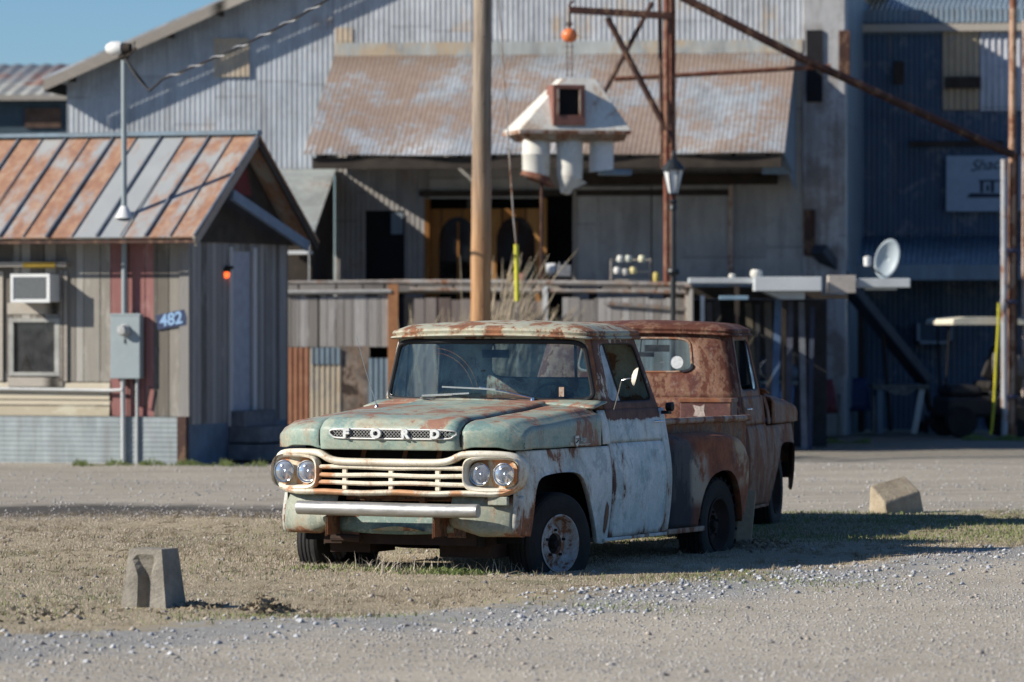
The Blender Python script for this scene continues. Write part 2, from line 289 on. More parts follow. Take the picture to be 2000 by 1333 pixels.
# ---------------- pickup trucks ----------------
def lerp(a,b,t): return a+(b-a)*t
def cabS(u,v,off=0.):
    """cab shell: u runs round the plan from the nose centre (0) by the left side (1.3..2.3) to the rear centre (3.6); v = height"""
    sg=1
    if u>3.6: u=7.2-u; sg=-1
    elif u<0: u=-u; sg=-1
    w=lerp(.895,.775,v)+off; yc=lerp(.80,.80,v)-off; b=lerp(.20,.10,v); yr=lerp(1.90,1.70,v)+off; r=.10; rb=.11
    if u<=1:
        x=u*(w-r); y=yc-b*(1-(abs(x)/w)**2.4)
        y-= (u**6)*0.0
    elif u<=1.3:
        a=(u-1)/.3*PI/2; x0=w-r; y0=yc-b*(1-(x0/w)**2.4)
        x=x0+r*sin(a); y=y0+ r*1.2*(1-cos(a))
    elif u<=2.3:
        x0=w-r; y0=yc-b*(1-(x0/w)**2.4)+r*1.2
        x=w; y=lerp(y0,yr-rb,u-1.3)
    elif u<=2.6:
        a=(u-2.3)/.3*PI/2; x=w-rb+rb*cos(a); y=yr-rb+rb*sin(a)
    else:
        x=(w-rb)*(1-(u-2.6)); y=yr+.025*(1-(x/w)**2)
    return (sg*x,y,1.12+.54*v)
def se(a,p): c,s=cos(a),sin(a); return (math.copysign(abs(c)**p,c),math.copysign(abs(s)**p,s))
def frame_patch(mb,S,O,Hh,n=64,p=.30,rings=4,side=None):
    u0,u1,v0,v1=O; a0,a1,b0,b1=Hh; R_=[]
    sk=side or (lambda u,v:0)
    for k in range(rings+1):
        t=k/rings; row=[]
        for i in range(n):
            a=2*PI*(i+.5)/n; hx,hy=se(a,p); m=max(abs(hx),abs(hy)); ox,oy=hx/m,hy/m
            A=(lerp(u0,u1,(ox+1)/2),lerp(v0,v1,(oy+1)/2)); vv=lerp(b0,b1,(hy+1)/2); B=(lerp(a0,a1,(hx+1)/2)+sk(0,vv),vv)
            row.append(S(lerp(A[0],B[0],t),lerp(A[1],B[1],t)))
        R_.append(row)
    mb.loft(R_); return mb
def hole_ring(S,Hh,n=64,p=.30,k=1.,side=None):
    a0,a1,b0,b1=Hh; out=[]; sk=side or (lambda u,v:0)
    for i in range(n):
        a=2*PI*(i+.5)/n; hx,hy=se(a,p); vv=lerp(b0,b1,(hy*k+1)/2); out.append(S(lerp(a0,a1,(hx*k+1)/2)+sk(0,vv),vv))
    return out
def fill_patch(mb,S,Hh,n=64,p=.30,side=None):
    mb.loft([hole_ring(S,Hh,n,p,k,side) for k in (1,.93,.85,.75,.62,.48,.32,.16,.02)]); return mb
def bodyX(y,z,b=.972):
    x=b-.045*((z-.60)/.42)**2 if z<.60 else b-.028*((z-.60)/.27)**2
    if y<-.46: t=(-.46-y)/.3; x-=.085*t*t
    return x+.003*math.sin(y*5+z*4)*math.sin(z*9-y*3)-.005*math.exp(-((y-.28)/.10)**2-((z-.78)/.05)**2)
def interp(pts,t):
    L=[0]
    for a,b in zip(pts,pts[1:]): L.append(L[-1]+math.dist(a,b))
    d=t*L[-1]
    for i in range(len(pts)-1):
        if d<=L[i+1]+1e-9:
            k=(d-L[i])/max(1e-9,L[i+1]-L[i]); return tuple(lerp(pts[i][j],pts[i+1][j],k) for j in range(len(pts[i])))
    return pts[-1]
def smooth_poly(pts,it=2):
    for _ in range(it):
        o=[pts[0]]
        for a,b in zip(pts,pts[1:]): o+= [tuple(lerp(a[j],b[j],.25) for j in range(len(a))),tuple(lerp(a[j],b[j],.75) for j in range(len(a)))]
        o.append(pts[-1]); pts=o
    return pts
def strip(mb,A,B,fn,n=40,m=8):
    """surface between two open polylines in (y,z), mapped by fn(y,z,t)"""
    mb.loft([[fn(*[lerp(interp(A,i/n)[j],interp(B,i/n)[j],k/m) for j in (0,1)],k/m) for i in range(n+1)] for k in range(m+1)],wrap=False); return mb
def hoodS(a,b):
    """a in [-1,1] across, b in [0,1] from the lower lip at the nose to the cowl"""
    ax=abs(a); sg=1 if a>=0 else -1
    # lateral profile: side drop then top
    if ax>.80: t=(ax-.80)/.20; lat=t   # down the side
    else: lat=0
    kx=min(ax/.80,1)
    if ax<=.80:
        x=.90*kx; drop=0 if kx<.93 else ((kx-.93)/.07)**2*.03
    else:
        x=.90+.055*min(1,(lat/.18))**.6 ; x=.90+.058*(1-(1-min(1,lat/.22))**2) ; drop=.03+(.19*max(0,(lat-.05)/.95) if lat>.05 else 0)
    # longitudinal
    if b<.30: tb=b/.30; fdrop=(1-tb); 
    else: fdrop=0
    yfront=-.885+.20*(min(x,.97)/.97)**5
    if b<.30:
        y=yfront - .012*sin(PI*tb) + .035*max(0,tb-.75)/.25*1.2 ; df=.235*(1-tb)**1.0+.0
    elif b<.38:
        t=(b-.30)/.08; y=yfront+.042+.14*t; df=0
    else:
        t=(b-.38)/.62; y=lerp(yfront+.18,.66-.05*(x/.9)**2,t); df=0
    zr=1.075+.025*min(1,max(0,(y+.86)/.25))
    if b<.30: ztop=1.070
    elif b<.38: ztop=1.070+.028*sin((b-.30)/.08*PI/2)
    else: ztop=1.098+ .085*((b-.38)/.62)**1.1
    # raised middle with a channel either side
    xe=.535-.00*b
    s=1/(1+math.exp((x-xe)/.014)); r=.030 if b>=.30 else .030*min(1,tb*1.2)
    yoff=0
    z=ztop-.022+s*.022 - .024*math.exp(-((x-xe-.02)/.018)**2)-.02*(x/.9)**2
    if b<.36: yoff=-.035*s*(1 if b<.30 else 1-(b-.30)/.06) + .022*math.exp(-((x-xe-.02)/.016)**2)
    y+=yoff
    side=drop
    zb=.872
    tot=z-zb; fr=1-(1-min(1,df/.235))*(1-min(1,max(0,(drop))/(.22)))
    if b<.30 or ax>.80 or drop>0:
        z=z-tot*fr
    # lower lip notches up above each lamp pod
    if b<.30:
        bl=math.exp(-((x-.72)/.13)**6); z+= .020*bl*(1-tb)
        z-= .006*s*(1-tb)
    z+=.004*math.sin(x*sg*7+y*3)*math.sin(y*6+sg*x*2)*(1 if b>.33 else 0)
    return (sg*x,y,z)
def make_truck(F,st,label,group=None):
    g_=st=='green'
    root=thing('pickup_truck',label,'pickup truck',group=group); F.place(root)
    P=M['hood'] if g_ else M['redside']; SD=M['side'] if g_ else M['redside']; DR=M['door'] if g_ else M['redside']; CB=M['cab'] if g_ else M['redcab']
    # --- hood
    us=[-1+2*i/110 for i in range(111)]; vs=[i/70 for i in range(71)]
    h=MB().grid(hoodS,us,vs).build('hood',P,root,True,ang=50); h.modifiers.new('s','SOLIDIFY').thickness=-.012
    if g_:
        for sg in (1,-1):
            pts=[hoodS(sg*.556/.90*.80,b_) for b_ in [.02+.035*i for i in range(27)]]
            MB().tube([(p[0],p[1]-(.026 if i<9 else .008),p[2]+(.024 if i>8 else .008)) for i,p in enumerate(pts)],[.0065]*27,6).build('channel_dark_line',M['rubber'],h,True)  # dark tube added to draw the deep dark line of the groove
    # --- fenders with wheel arches
    arch=smooth_poly([(-.575,.26),(-.565,.45),(-.545,.60),(-.50,.665),(-.38,.69),(-.1,.70),(.12,.695),(.23,.665),(.31,.58),(.42,.43),(.55,.25),(.60,.16)],1)
    for sg in (1,-1):
        top=[(-.70,.27),(-.745,.40),(-.745,.60),(-.70,.862),(-.3,.862),(.3,.862),(.60,.862),(.785,.862),(.785,.6),(.785,.4),(.785,.16),(.70,.15)]
        mb=MB()
        def fx(y,z,t,sg=sg): 
            lip=.010*math.exp(-((1-t)/.06)**2)
            return (sg*(bodyX(y,z)+lip),y,z)
        nn=72; m=14
        tp=[interp(top,i/nn) for i in range(nn+1)]; ar=[interp(arch,i/nn) for i in range(nn+1)]
        rows=[[fx(lerp(tp[i][0],ar[i][0],k/m),lerp(tp[i][1],ar[i][1],k/m),k/m) for i in range(nn+1)] for k in range(m+1)]
        rows.append([(sg*(bodyX(*ar[i])-.016),lerp(ar[i][0],-.05,.01),ar[i][1]) for i in range(nn+1)])
        # top turned in under the hood
        fe=mb.loft(rows,wrap=False).build('fender',SD,root,True,ang=50); fe.modifiers.new('s','SOLIDIFY').thickness=.006
        # cowl side above the crease, behind the hood
        MB().grid(lambda u,v:(sg*(.957-.05*v*v),lerp(.66,.785,u),lerp(.876,1.12,v)),[0,.5,1],[i/8 for i in range(9)]).build('cowl_side',SD,root,True,solid=.01)
        MB().box(sg*.60,sg*.61,-.72,.78,.18,.86).build('inner_wing',M['under'],root)
        if g_ and sg==1:
            MB().lathe([(.0,0),(.05,.0),(.05,.006)],'x',18,(bodyX(.70,.42)+.002,0,0)) 
            b=MB(); b.add([(bodyX(y,z)+.012,y,z) for y,z in ((.70,.46),(.735,.42),(.745,.36),(.735,.27),(.715,.22),(.69,.24),(.68,.33),(.685,.41))],[tuple(range(8))]).build('rust_hole',M['rustdark'],root)
    # --- cowl panel between hood and windscreen
    MB().grid(lambda a,b:( a*.93, lerp(.60-.06*abs(a)**2,.80-.17*(1-abs(a)**2.4),b), lerp(1.172-.035*abs(a)**3,1.200-.02*abs(a)**6,b)),[-1+i/16 for i in range(33)],[0,.33,.66,1]).build('cowl',P,root,True,solid=.012)
    if g_:
        # --- black panels for the darkness under the bonnet, radiator
        MB().box(-.86,.86,-.52,-.50,.2,.88).box(-.60,.60,-.52,.60,.84,.86).build('radiator_wall',M['void'],root)
        # --- grille: cream surround
        out=[(0,.800),(.22,.800),(.40,.802),(.47,.815),(.53,.848),(.58,.862),(.70,.865),(.86,.860),(.945,.838),(.985,.79),(.995,.72),(.990,.66),(.965,.605),(.91,.565),(.84,.548),(.6,.545),(.3,.540),(0,.540)]
        def gy(x): return -.905+.165*(abs(x)/1.0)**4
        full=[(x,z) for x,z in out]+[(-x,z) for x,z in out[::-1][1:-1]]
        full=smooth_poly(full+[full[0]],1)[:-1]
        mb=MB(); rings=[]
        prof=[(0,.045),(0,.0),(.010,-.020),(.026,-.026),(.040,-.016),(.046,.0),(.046,.05)]
        n=len(full); cen=[]
        for i,(x,z) in enumerate(full):
            a,b=full[i-1],full[(i+1)%n]; t=Vector((b[0]-a[0],b[1]-a[1])).normalized(); nrm=Vector((t.y,-t.x)); nrm=-nrm if nrm.dot(Vector((-x*.2,.68-z)))<0 else nrm
            wob=.004*sin(i*1.7)+.003*sin(i*.61)
            wv=1.0 if z>.6 else .8
            rings.append([(x+nrm.x*d*wv,gy(x)+e,z+nrm.y*d*wv+(wob if z<.58 else 0)) for d,e in prof])
        mb.loft(rings,closed=True,wrap=False)
        gr=mb.build('grille_surround',M['cream'],root,True,ang=60,solid=.004)
        # second inner step round each lamp pod
        for sg in (1,-1):
            pod=[]
            for i in range(48):
                hx,hy=se(2*PI*i/48,.55); pod.append((sg*(.772+.188*hx),.703+.112*hy))
            mb=MB(); rr=[]
            for i,(x,z) in enumerate(pod):
                hx,hy=(x-sg*.772)/.188,(z-.703)/.112
                rr.append([(x+hx*q*.9,gy(x)+e,z+hy*q) for q,e in ((.022,.03),(.020,-.004),(.008,-.020),(-.006,-.014),(-.012,.02),(-.016,.055))])
            mb.loft(rr,closed=True,wrap=False).build('lamp_pod_rim',M['cream'],root,True,ang=60)
            # flat bits between outer rim and pod
            bz=MB(); bz.loft([[(sg*(.772+k*.176*se(2*PI*i/48,.55)[0]),gy(.78)+.05,.703+k*.100*se(2*PI*i/48,.55)[1]) for i in range(48)] for k in (1,.6,.02)]).build('lamp_bezel',M['bezel'],root)
            bz=MB(); bz.loft([[(lerp(sg*(.772+(.205)*se(2*PI*i/48,.55)[0]),sg*(.775+.21*se(2*PI*i/48,.7)[0]),k),gy(.775+.2*k*se(2*PI*i/48,.7)[0])+.014+.02*k,.703+(.125+.02*k)*se(2*PI*i/48,.6)[1]) for i in range(48)] for k in (0,1)]).build('lamp_surround',M['cream'],root,True)
            for X in (.680,.866):
                hl=thing('headlight',None,None); 
                del_=[k for k in hl.keys()]
                hl.parent=root; yy=gy(.78)+.018
                MB().lathe([(.066,.0),(.078,-.004),(.082,-.012),(.082,-.020),(.077,-.023),(.074,-.018)],'y',36,(sg*X,yy,.700)).build('trim_ring',M['chrome'],hl,True)
                MB().lathe([(.001,.055),(.03,.05),(.055,.035),(.068,.010),(.074,-.012)],'y',36,(sg*X,yy,.700)).build('reflector',M['lampsilver'],hl,True)
                lb=MB().lathe([(.001,-.040),(.03,-.037),(.052,-.030),(.068,-.020),(.075,-.012)],'y',36,(sg*X,yy,.700))
                for q in range(-3,4): lb.bar((sg*X+q*.018-.001,yy-.036+abs(q)*.004,.700-.05*(1-abs(q)/4.5)),(sg*X+q*.018,yy-.036+abs(q)*.004,.700+.05*(1-abs(q)/4.5)),.0035)
                lb.build('lens',M['lens'],hl,True)
                MB().lathe([(.001,-.004),(.012,0),(.012,.02)],'y',12,(sg*X,yy,.700)).build('bulb',M['chrome'],hl,True)
        # bars
        for z in (.739,.683,.627):
            mb=MB(); N_=24
            mb.loft([[ (x,gy(x)+dy+.012,z+dz+.003*sin(x*9+z*40)) for dy,dz in ((.03,-.014),(0,-.016),(-.012,-.006),(-.012,.006),(0,.016),(.03,.014))] for x in [lerp(-.585,.585,i/N_) for i in range(N_+1)]],wrap=True)
            mb.build('grille_bar',M['cream'],root,True,ang=35)
        for x in (-.362,.005,.370):
            MB().box(x-.017,x+.017,gy(x)+.018,gy(x)+.045,.58,.80).build('grille_strut',M['cream'],root,bevel=.004)
        MB().box(-.56,.56,-.66,-.64,.5,.86).build('grille_backing',M['void'],root)
        for x in (.03,.30,-.30): MB().bar((x,-.72,.80),(x,-.68,.88),.035,.004).build('latch_bracket',M['rustdark'],root)
        # --- badge band on hood nose
        def hy_(x): # hood face at given x near z .98
            return hoodS(x/.90*.80,.17)[1]-.014
        mb=MB(); rim=[]
        for i in range(60):
            hx,hz=se(2*PI*i/60,.32); x=.045+.490*hx+(-.02*hx if hz<0 else 0); rim.append((x,hy_(x)-.006,.977+.033*hz))
        eb=thing('hood_badge_band',None,None); eb.parent=root
        MB().tube(rim,.0060,6,closed=True).build('rim',M['silver'],eb,True)
        mb=MB(); mb.loft([rim,[(.045+.9*(p[0]-.045),p[1]+.002,.977) for p in rim]]).build('backing',M['void'],eb)
        mb=MB(); sp=.0265
        k=-.425
        while k<.50:
            for zz0,zz1,q0,q1 in ((.948,1.006,0,2.2),(1.006,.948,0,2.2)):
                xa,xb=k,k+sp*2.2
                if xb<.525: mb.bar((xa,hy_(xa)-.008,zz0),(xb,hy_(xb)-.008,zz1),.0034,.004)
            k+=sp*1.0
        mb.build('mesh_lattice',M['lattice'],eb)
        for ch,x in zip('FORD',(-.305,-.07,.16,.392)):
            text('badge_letter',ch,.084,M['silver2'],eb,M_front(x,hy_(x)-.020,.978),ext=.012,off=.0055,sx=1.15)
        # --- side emblem
        em=thing('side_emblem',None,None); em.parent=root
        Ms=Matrix.Translation((.962,.245,.915))@Matrix.Rotation(R(90),4,'Z')@Matrix.Rotation(R(90),4,'X')
        sh=MB(); sp_=[(-.032,.035),(.032,.035),(.035,.0),(.022,-.03),(0,-.045),(-.022,-.03),(-.035,0)]
        sh.prism(sp_,lambda a,b:(.972,.150+a,.915+b),lambda a,b:(.984,.150+a,.915+b)).box(.970,.978,.04,.10,.896,.902).box(.970,.978,.04,.10,.884,.889).box(.970,.978,.19,.40,.884,.889)
        sh.build('shield',M['alum'],em)
        t=MB().box(.984,.987,.125,.175,.925,.931).bar((.985,.13,.90),(.985,.17,.92),.006); t.build('shield_bar',M['under'],em)
        text('model_number','F100',.052,M['alum'],em,Matrix.Translation((.978,.262,.913))@Matrix.Rotation(R(90),4,'Z')@Matrix.Rotation(R(90),4,'X'),ext=.004,off=.001,shear=.15)
        # --- pipe bumper, brackets, valances
        MB().tube([(-.665,-1.005,.452),(-.45,-1.012,.450),(-.2,-1.012,.450),(.2,-1.008,.447),(.5,-1.002,.447),(.740,-.992,.450)],[.049,.049,.050,.050,.048,.048],28).build('bumper_pipe',M['alum'],root,True)
        for x in (-.43,.41):
            bk=MB().box(x-.012,x+.10,-1.0,-.78,.395,.40).box(x-.012,x-.004,-1.0,-.80,.26,.40)
            ch=[(x-.014,-1.006,.395-.012*i) for i in range(12)]
            for i,p in enumerate(ch): bk.tube([(p[0]+ .006*cos(t),p[1],p[2]+.009*sin(t)) if i%2 else (p[0],p[1]+.006*cos(t),p[2]+.009*sin(t)) for t in [k*PI/3 for k in range(6)]],.002,4,closed=True)
            bk.box(x+.0,x+.14,-.80,-.79,.25,.44)
            bk.build('bumper_bracket',M['rustdark'],root)
        for sg in (1,-1):
            mb=MB()
            prof=[(-.80,.545),(-.835,.47),(-.855,.40),(-.86,.33),(-.845,.285),(-.80,.262),(-.70,.258)]
            prof=smooth_poly(prof,1)
            rows=[]
            for i in range(21):
                t=i/20; x=lerp(.45,.895,t); sh_=.10*(x/.9)**5
                cut=.06*max(0,(1-t*2.2))
                rows.append([(sg*x,y+sh_*.9,max(z,.258)+cut*(1 if z<.36 else 0)) for y,z in prof])
            mb.loft(rows,wrap=False).build('front_valance',M['valance'],root,True,solid=.006,ang=60)
            # corner wrapping back to the fender
            mb=MB(); rows=[]
            for i in range(13):
                t=i/12; a=t*PI/2
                rows.append([(sg*lerp(.895+.055*sin(a),bodyX(-.66,z),t**2),lerp(y+.09,-.66 if z>.3 else -.66,1-cos(a)),z) for y,z in prof])
            mb.loft(rows,wrap=False).build('valance_corner',M['side'],root,True,solid=.006,ang=60)
        MB().box(.74,.89,-.84,-.80,.485,.545).build('marker_lamp_housing',M['valance'],root,bevel=.006)
        mb=MB(); mb.grid(lambda u,v:(u,-.78-.03*sin(v*2.4),lerp(.42,.265,v)+.02*(abs(u)/.45)**2*v),[lerp(-.46,.46,i/16) for i in range(17)],[i/6 for i in range(7)])
        mb.build('inner_valance',M['valance2'],root,True,solid=.006)
        mb=MB(); mb.loft([[(lerp(-.17,.24,i/16),-.835,.292+.0*i),(lerp(-.17,.24,i/16),-.865,.294+.030*sin(PI*i/16)),(lerp(-.17,.24,i/16),-.80,.292+.030*sin(PI*i/16))] for i in range(17)],wrap=False)
        mb.build('valance_lip',M['valance'],root,True)
        MB().box(-.60,.60,-.74,-.66,.19,.30).box(-.62,-.30,-.60,-.20,.12,.30).box(.25,.66,-.60,-.15,.10,.30).box(-.30,.25,-.35,-.15,.22,.34).tube([(-.50,-.80,.23),(-.38,-.82,.235),(-.28,-.80,.23)],.028,10).build('front_crossmember',M['crossm'],root)
        MB().box(-.44,.44,-.70,-.66,.50,.535).tube([(-.3,-.75,.505),(.5,-.75,.51)],.008).box(.2,.24,-.82,-.78,.43,.53).build('grille_lower_rail',M['rustdark'],root)
    # --- underbody
    BE0=4.0 if g_ else 3.55
    ub=MB().box(-.42,-.36,-.75,BE0,.24,.36).box(.36,.42,-.75,BE0,.24,.36).box(-.9,.9,.6,1.9,.205,.235).box(-.60,.60,-.5,.6,.40,.44)
    ub.tube([(-.75,0,.20),(-.3,0,.17),(.3,0,.17),(.75,0,.20)],.045,8).tube([(-.75,2.99,.24),(.75,2.99,.24)],.05,8).box(-.12,.12,2.87,3.11,.14,.34).tube([(.55,.5,.14),(.55,2.0,.16),(.5,2.6,.2)],.03,8)
    for x in (-.5,.5): ub.bar((x,-.6,.25),(x,0,.13),.06,.02).bar((x,0,.13),(x,.6,.25),.06,.02).bar((x,2.3,.28),(x,2.99,.15),.06,.03).bar((x,2.99,.15),(x,3.7,.3),.06,.03)
    ub.build('chassis',M['under'],root)
    # --- doors
    for sg in (1,-1):
        dr=thing('door',None,None); dr.parent=root
        S=lambda u,v,sg=sg:(lambda p:(sg*p[0],p[1],p[2]))(cabS(u,v,.004))
        lean=lambda u,v:.10*(v-.4)
        y0=.800; y1=1.790
        def dx(u,v):
            z=lerp(.195,1.125,v); y=lerp(y0,y1+.0*v,u); x=bodyX(.8,z) if z<.872 else lerp(bodyX(.8,.872)-.006,.902,((z-.872)/.253)**1.5)
            if abs(z-.868)<.012: x-=.004
            x-= .012*(1/(1+math.exp((z-.28)/.02)))*0
            return (sg*x,y,z)
        mb=MB().grid(dx,[i/12 for i in range(13)],sorted([i/30 for i in range(31)]+[.722,.731]))
        mb.build('door_skin',DR,dr,True,solid=.016,ang=35)
        mb=MB(); frame_patch(mb,S,(1.22,2.30,.0,1.0),(1.37,2.235,.10,.90),n=64,p=.22,rings=3,side=lambda u,v:.0)
        mb.build('window_frame',DR,dr,True,solid=.02,ang=35)
        ring=hole_ring(S,(1.37,2.235,.10,.90),64,.22); MB().tube(ring,.009,6,closed=True).build('window_seal',M['rubber'],dr,True)
        # quarter light pane and its post
        q=MB(); q.add([S(1.37,.12),S(1.60,.12),S(1.48,.88),S(1.37,.88)],[(0,1,2,3)]); q.build('quarter_light',M['reflectglass'],dr)
        MB().bar(S(1.61,.10),S(1.49,.89),.016).build('quarter_light_post',M['rubber'],dr)
        MB().tube([(sg*.945,1.64,1.02),(sg*.97,1.65,1.022),(sg*.975,1.74,1.022),(sg*.95,1.75,1.02)],.009,8).build('door_handle',M['chrome'],dr,True)
        # sill
        MB().box(sg*.80,sg*.955,.70,1.86,.165,.19).build('sill',SD,root,bevel=.006)
        # cab corner below belt
        MB().grid(lambda u,v:(sg*(lerp(bodyX(.8,lerp(.20,1.12,v)) if v<.73 else lerp(bodyX(.8,.872),.897,(v-.73)/.27),.80,max(0,(u-.5)*2)**3)),lerp(1.797,1.93,min(1,u*1.4)),lerp(.20,1.12,v)),[0,.2,.4,.6,.75,.85,.93,1],[i/10 for i in range(11)]).build('cab_corner',SD if g_ else CB,root,True,solid=.01,ang=50)
        # running board
        MB().box(sg*.70,sg*.955,1.86,2.60,.165,.205).build('running_board',M['rail'] if g_ else M['rustdark'],root,bevel=.008)
    # --- greenhouse: windscreen frame, rear wall
    HW=(-1.13,1.13,.13,.93)
    mb=MB(); frame_patch(mb,cabS,(-1.24,1.24,0,1),HW,n=96,p=.20,rings=3); mb.build('windscreen_frame',CB,root,True,solid=.018,ang=50)
    sl=MB(); r0=hole_ring(cabS,HW,96,.20); sl.tube([(p[0],p[1]-.004,p[2]) for p in r0],.019,8,closed=True); sl.build('windscreen_seal',M['rubber'],root,True)
    r1=hole_ring(lambda u,v:cabS(u,v,.006),(-1.11,1.11,.155,.905),96,.20); MB().tube(r1,.004,5,closed=True).build('windscreen_bead',M['chrome'],root,True)
    mb=MB(); fill_patch(mb,cabS,HW,n=96,p=.20); mb.build('windscreen',M['glass'],root,True)
    HR=(2.93,4.27,.40,.93)
    mb=MB(); frame_patch(mb,cabS,(2.30,4.90,-.02,1),HR,n=96,p=.30,rings=5); mb.build('cab_rear',CB,root,True,solid=.018,ang=50)
    MB().tube(hole_ring(lambda u,v:cabS(u,v,.008),HR,96,.30),.011,6,closed=True).build('rear_window_seal',M['rubber'] if g_ else M['rail'],root,True)
    mb=MB(); fill_patch(mb,cabS,HR,n=96,p=.30); mb.build('rear_window',M['glassr'],root,True)
    MB().grid(lambda u,v:(lerp(-.885,.885,u),1.925+.01*sin(u*PI)-.05*abs(2*u-1)**10+.012*sin(v*9),lerp(.30,1.125,v)),[i/10 for i in range(11)],[i/14 for i in range(15)]).build('cab_rear_lower',CB,root,True,solid=.012)
    # --- roof
    mb=MB(); rings=[]; US=[i*7.2/120 for i in range(120)]
    for s_,z,o in ((1,1.655,-.02),(1,1.655,.028),(1,1.664,.040),(1,1.674,.036),(1,1.680,.022),(1,1.700,.030),(1,1.716,.022),(.97,1.730,.01),(.92,1.742,0),(.80,1.755,0),(.60,1.766,0),(.35,1.773,0),(.02,1.776,0)):
        row=[]
        for u in US:
            p=cabS(u,1.,o+.012); row.append((p[0]*s_,1.22+(p[1]-1.22)*s_-(.03 if p[1]<.9 and o>0 else 0)*s_,z-.022*abs(p[0]/.8)**2.2*(1 if z<1.74 else .4)+.004))
        rings.append(row)
    mb.loft(rings).build('roof',CB,root,True,ang=30)
    MB().box(-.74,.74,.86,1.66,1.655,1.660).build('headliner',M['interior'],root)
    # --- interior
    it=MB(); it.grid(lambda u,v:(lerp(-.78,.78,u),1.74-.10*v+.01*sin(u*40)*sin(v*6),lerp(.62,1.15,v)+.03*math.exp(-((u-.5)/.12)**2)*v),[i/40 for i in range(41)],[i/10 for i in range(11)])
    it.box(-.78,.78,1.18,1.74,.55,.68).build('bench_seat',M['seat'],root,True,solid=.05)
    MB().grid(lambda u,v:(lerp(-.86,.86,u),lerp(.72,.98,v)-.14*(1-abs(2*u-1)**2.4)*(1-v),1.17-.10*v*v),[i/20 for i in range(21)],[i/4 for i in range(5)]).build('dashboard',M['interior'],root,True,solid=.01)
    cz=(.40,1.08,1.14); ring=[(cz[0]+.20*cos(a),cz[1]-.11*sin(a)*.6,cz[2]+.20*sin(a)*.85) for a in [k*2*PI/32 for k in range(32)]]
    MB().tube(ring,.011,8,closed=True).tube([cz,(.40,.80,.95)],.02).bar(ring[2],ring[14],.014).bar(ring[24],cz,.014).build('steering_wheel',M['interior'],root,True)
    MB().box(-.88,.88,.60,1.92,.28,.30).box(-.86,.86,.70,.72,.30,1.12).box(-.80,.80,1.895,1.9,.3,1.12).build('cab_floor',M['under'],root)
    MB().box(-.11,.11,.86,.875,1.50,1.56).bar((0,.86,1.56),(0,.82,1.62),.012).build('interior_mirror',M['rubber'],root,bevel=.01)
    if g_:
        for x in (-.60,.22): MB().tube([(x,1.83,1.30),(x,1.81,1.62)],.012,6).build('gun_rack_post',M['rubber'],root)
        # wipers, antenna, mirror, latch
        wy=lambda x:.80-.20*(1-(abs(x)/.88)**2.4)-.03
        MB().tube([(-.50,wy(-.5)+.0,1.205),(-.46,wy(-.46)-.03,1.218),(-.20,wy(-.2)-.03,1.232)],.007,6).bar((-.46,wy(-.46)-.045,1.222),(-.06,wy(-.06)-.035,1.242),.008,.012).build('wiper',M['chrome'],root,True)
        MB().lathe([(.001,.03),(.014,.028),(.018,0)],'z',12,(.42,wy(.42),1.185)).tube([(.42,wy(.42)-.01,1.21),(.22,wy(.22)-.035,1.255),(.02,wy(.02)-.03,1.285)],.008,6).bar((.16,wy(.1)-.045,1.272),(-.28,wy(-.2)-.04,1.288),.008,.012).build('wiper',M['chrome'],root,True)
        MB().lathe([(.016,0),(.012,.02),(.001,.03)],'z',10,(-.70,.30,1.135)).tube([(-.70,.30,1.15),(-.78,.27,1.42),(-.84,.25,1.66)],[.004,.003,.0015],5).build('antenna',M['chrome'],root,True)
        am=thing('door_mirror',None,None); am.parent=root
        MB().tube([(.905,.965,1.115),(.95,.955,1.25),(.975,.95,1.335),(1.03,.955,1.35),(1.06,.96,1.352)],.0055,8).box(.89,.91,.93,1.0,1.10,1.12).build('mirror_arm',M['chrome'],am,True)
        m_=MB().lathe([(.001,-.030),(.04,-.024),(.064,-.008),(.068,.002)],'y',28); o_=m_.build('mirror_shell',M['cream'],am,True); o_.location=(1.09,.955,1.365); o_.rotation_euler=(R(-14),R(14),R(-66))
        m_=MB().lathe([(.001,.002),(.071,.002)],'y',28); o_=m_.build('mirror_glass',M['mirror'],am); o_.location=(1.09,.955,1.365); o_.rotation_euler=(R(-14),R(14),R(-66))
        MB().lathe([(.001,-.03),(.03,-.03),(.035,.02),(.001,.03)],'x',12,(.98,1.86,1.13)).box(.93,.99,1.80,1.86,1.075,1.10).build('latch_knob',M['rubber'],root,True)
        # old wiper arcs scratched on the glass
        for r_ in (.0,.035):
            pts=[]
            for k in range(18):
                a=R(92-k*4.6); x=-.42+(.40-r_)*cos(a); z=1.17+(.40-r_)*sin(a)
                if z<1.58: pts.append((x,.80-lerp(.20,.10,(z-1.12)/.54)*(1-(abs(x)/lerp(.895,.775,(z-1.12)/.54))**2.4)-.004,z))
            MB().tube(pts,.0008,4).build('wiper_scratch',M['rail'],root)
        MB().box(.60,.64,.675,.68,1.22,1.29).build('inspection_sticker',M['rail'],root)
    else:
        MB().lathe([(.001,0),(.055,0),(.055,.003)],'y',24,(-.37,1.885,1.42)).build('round_window_sticker',plain('white_sticker',(.6,.62,.62),.7,var=.25,scale=40),root)
        MB().tube([(.05,1.3,1.64),(.05,1.35,1.50)],.006).box(-.06,.16,1.30,1.32,1.46,1.50).build('hanging_mirror',M['interior'],root)
    # --- bed
    zr=1.0 if g_ else .885
    BR=M['bedrust'] if g_ else M['redside']
    BE=4.02 if g_ else 3.60
    bed=MB()
    for sg in (1,-1): bed.box(sg*.70,sg*.715,1.98,BE,.42,zr-.02)
    bed.box(-.70,.70,1.98,2.0,.42,zr-.03).box(-.70,.70,1.98,BE-.02,.42,.45)
    bed.build('bed_box',M['rustdark'] if g_ else BR,root)
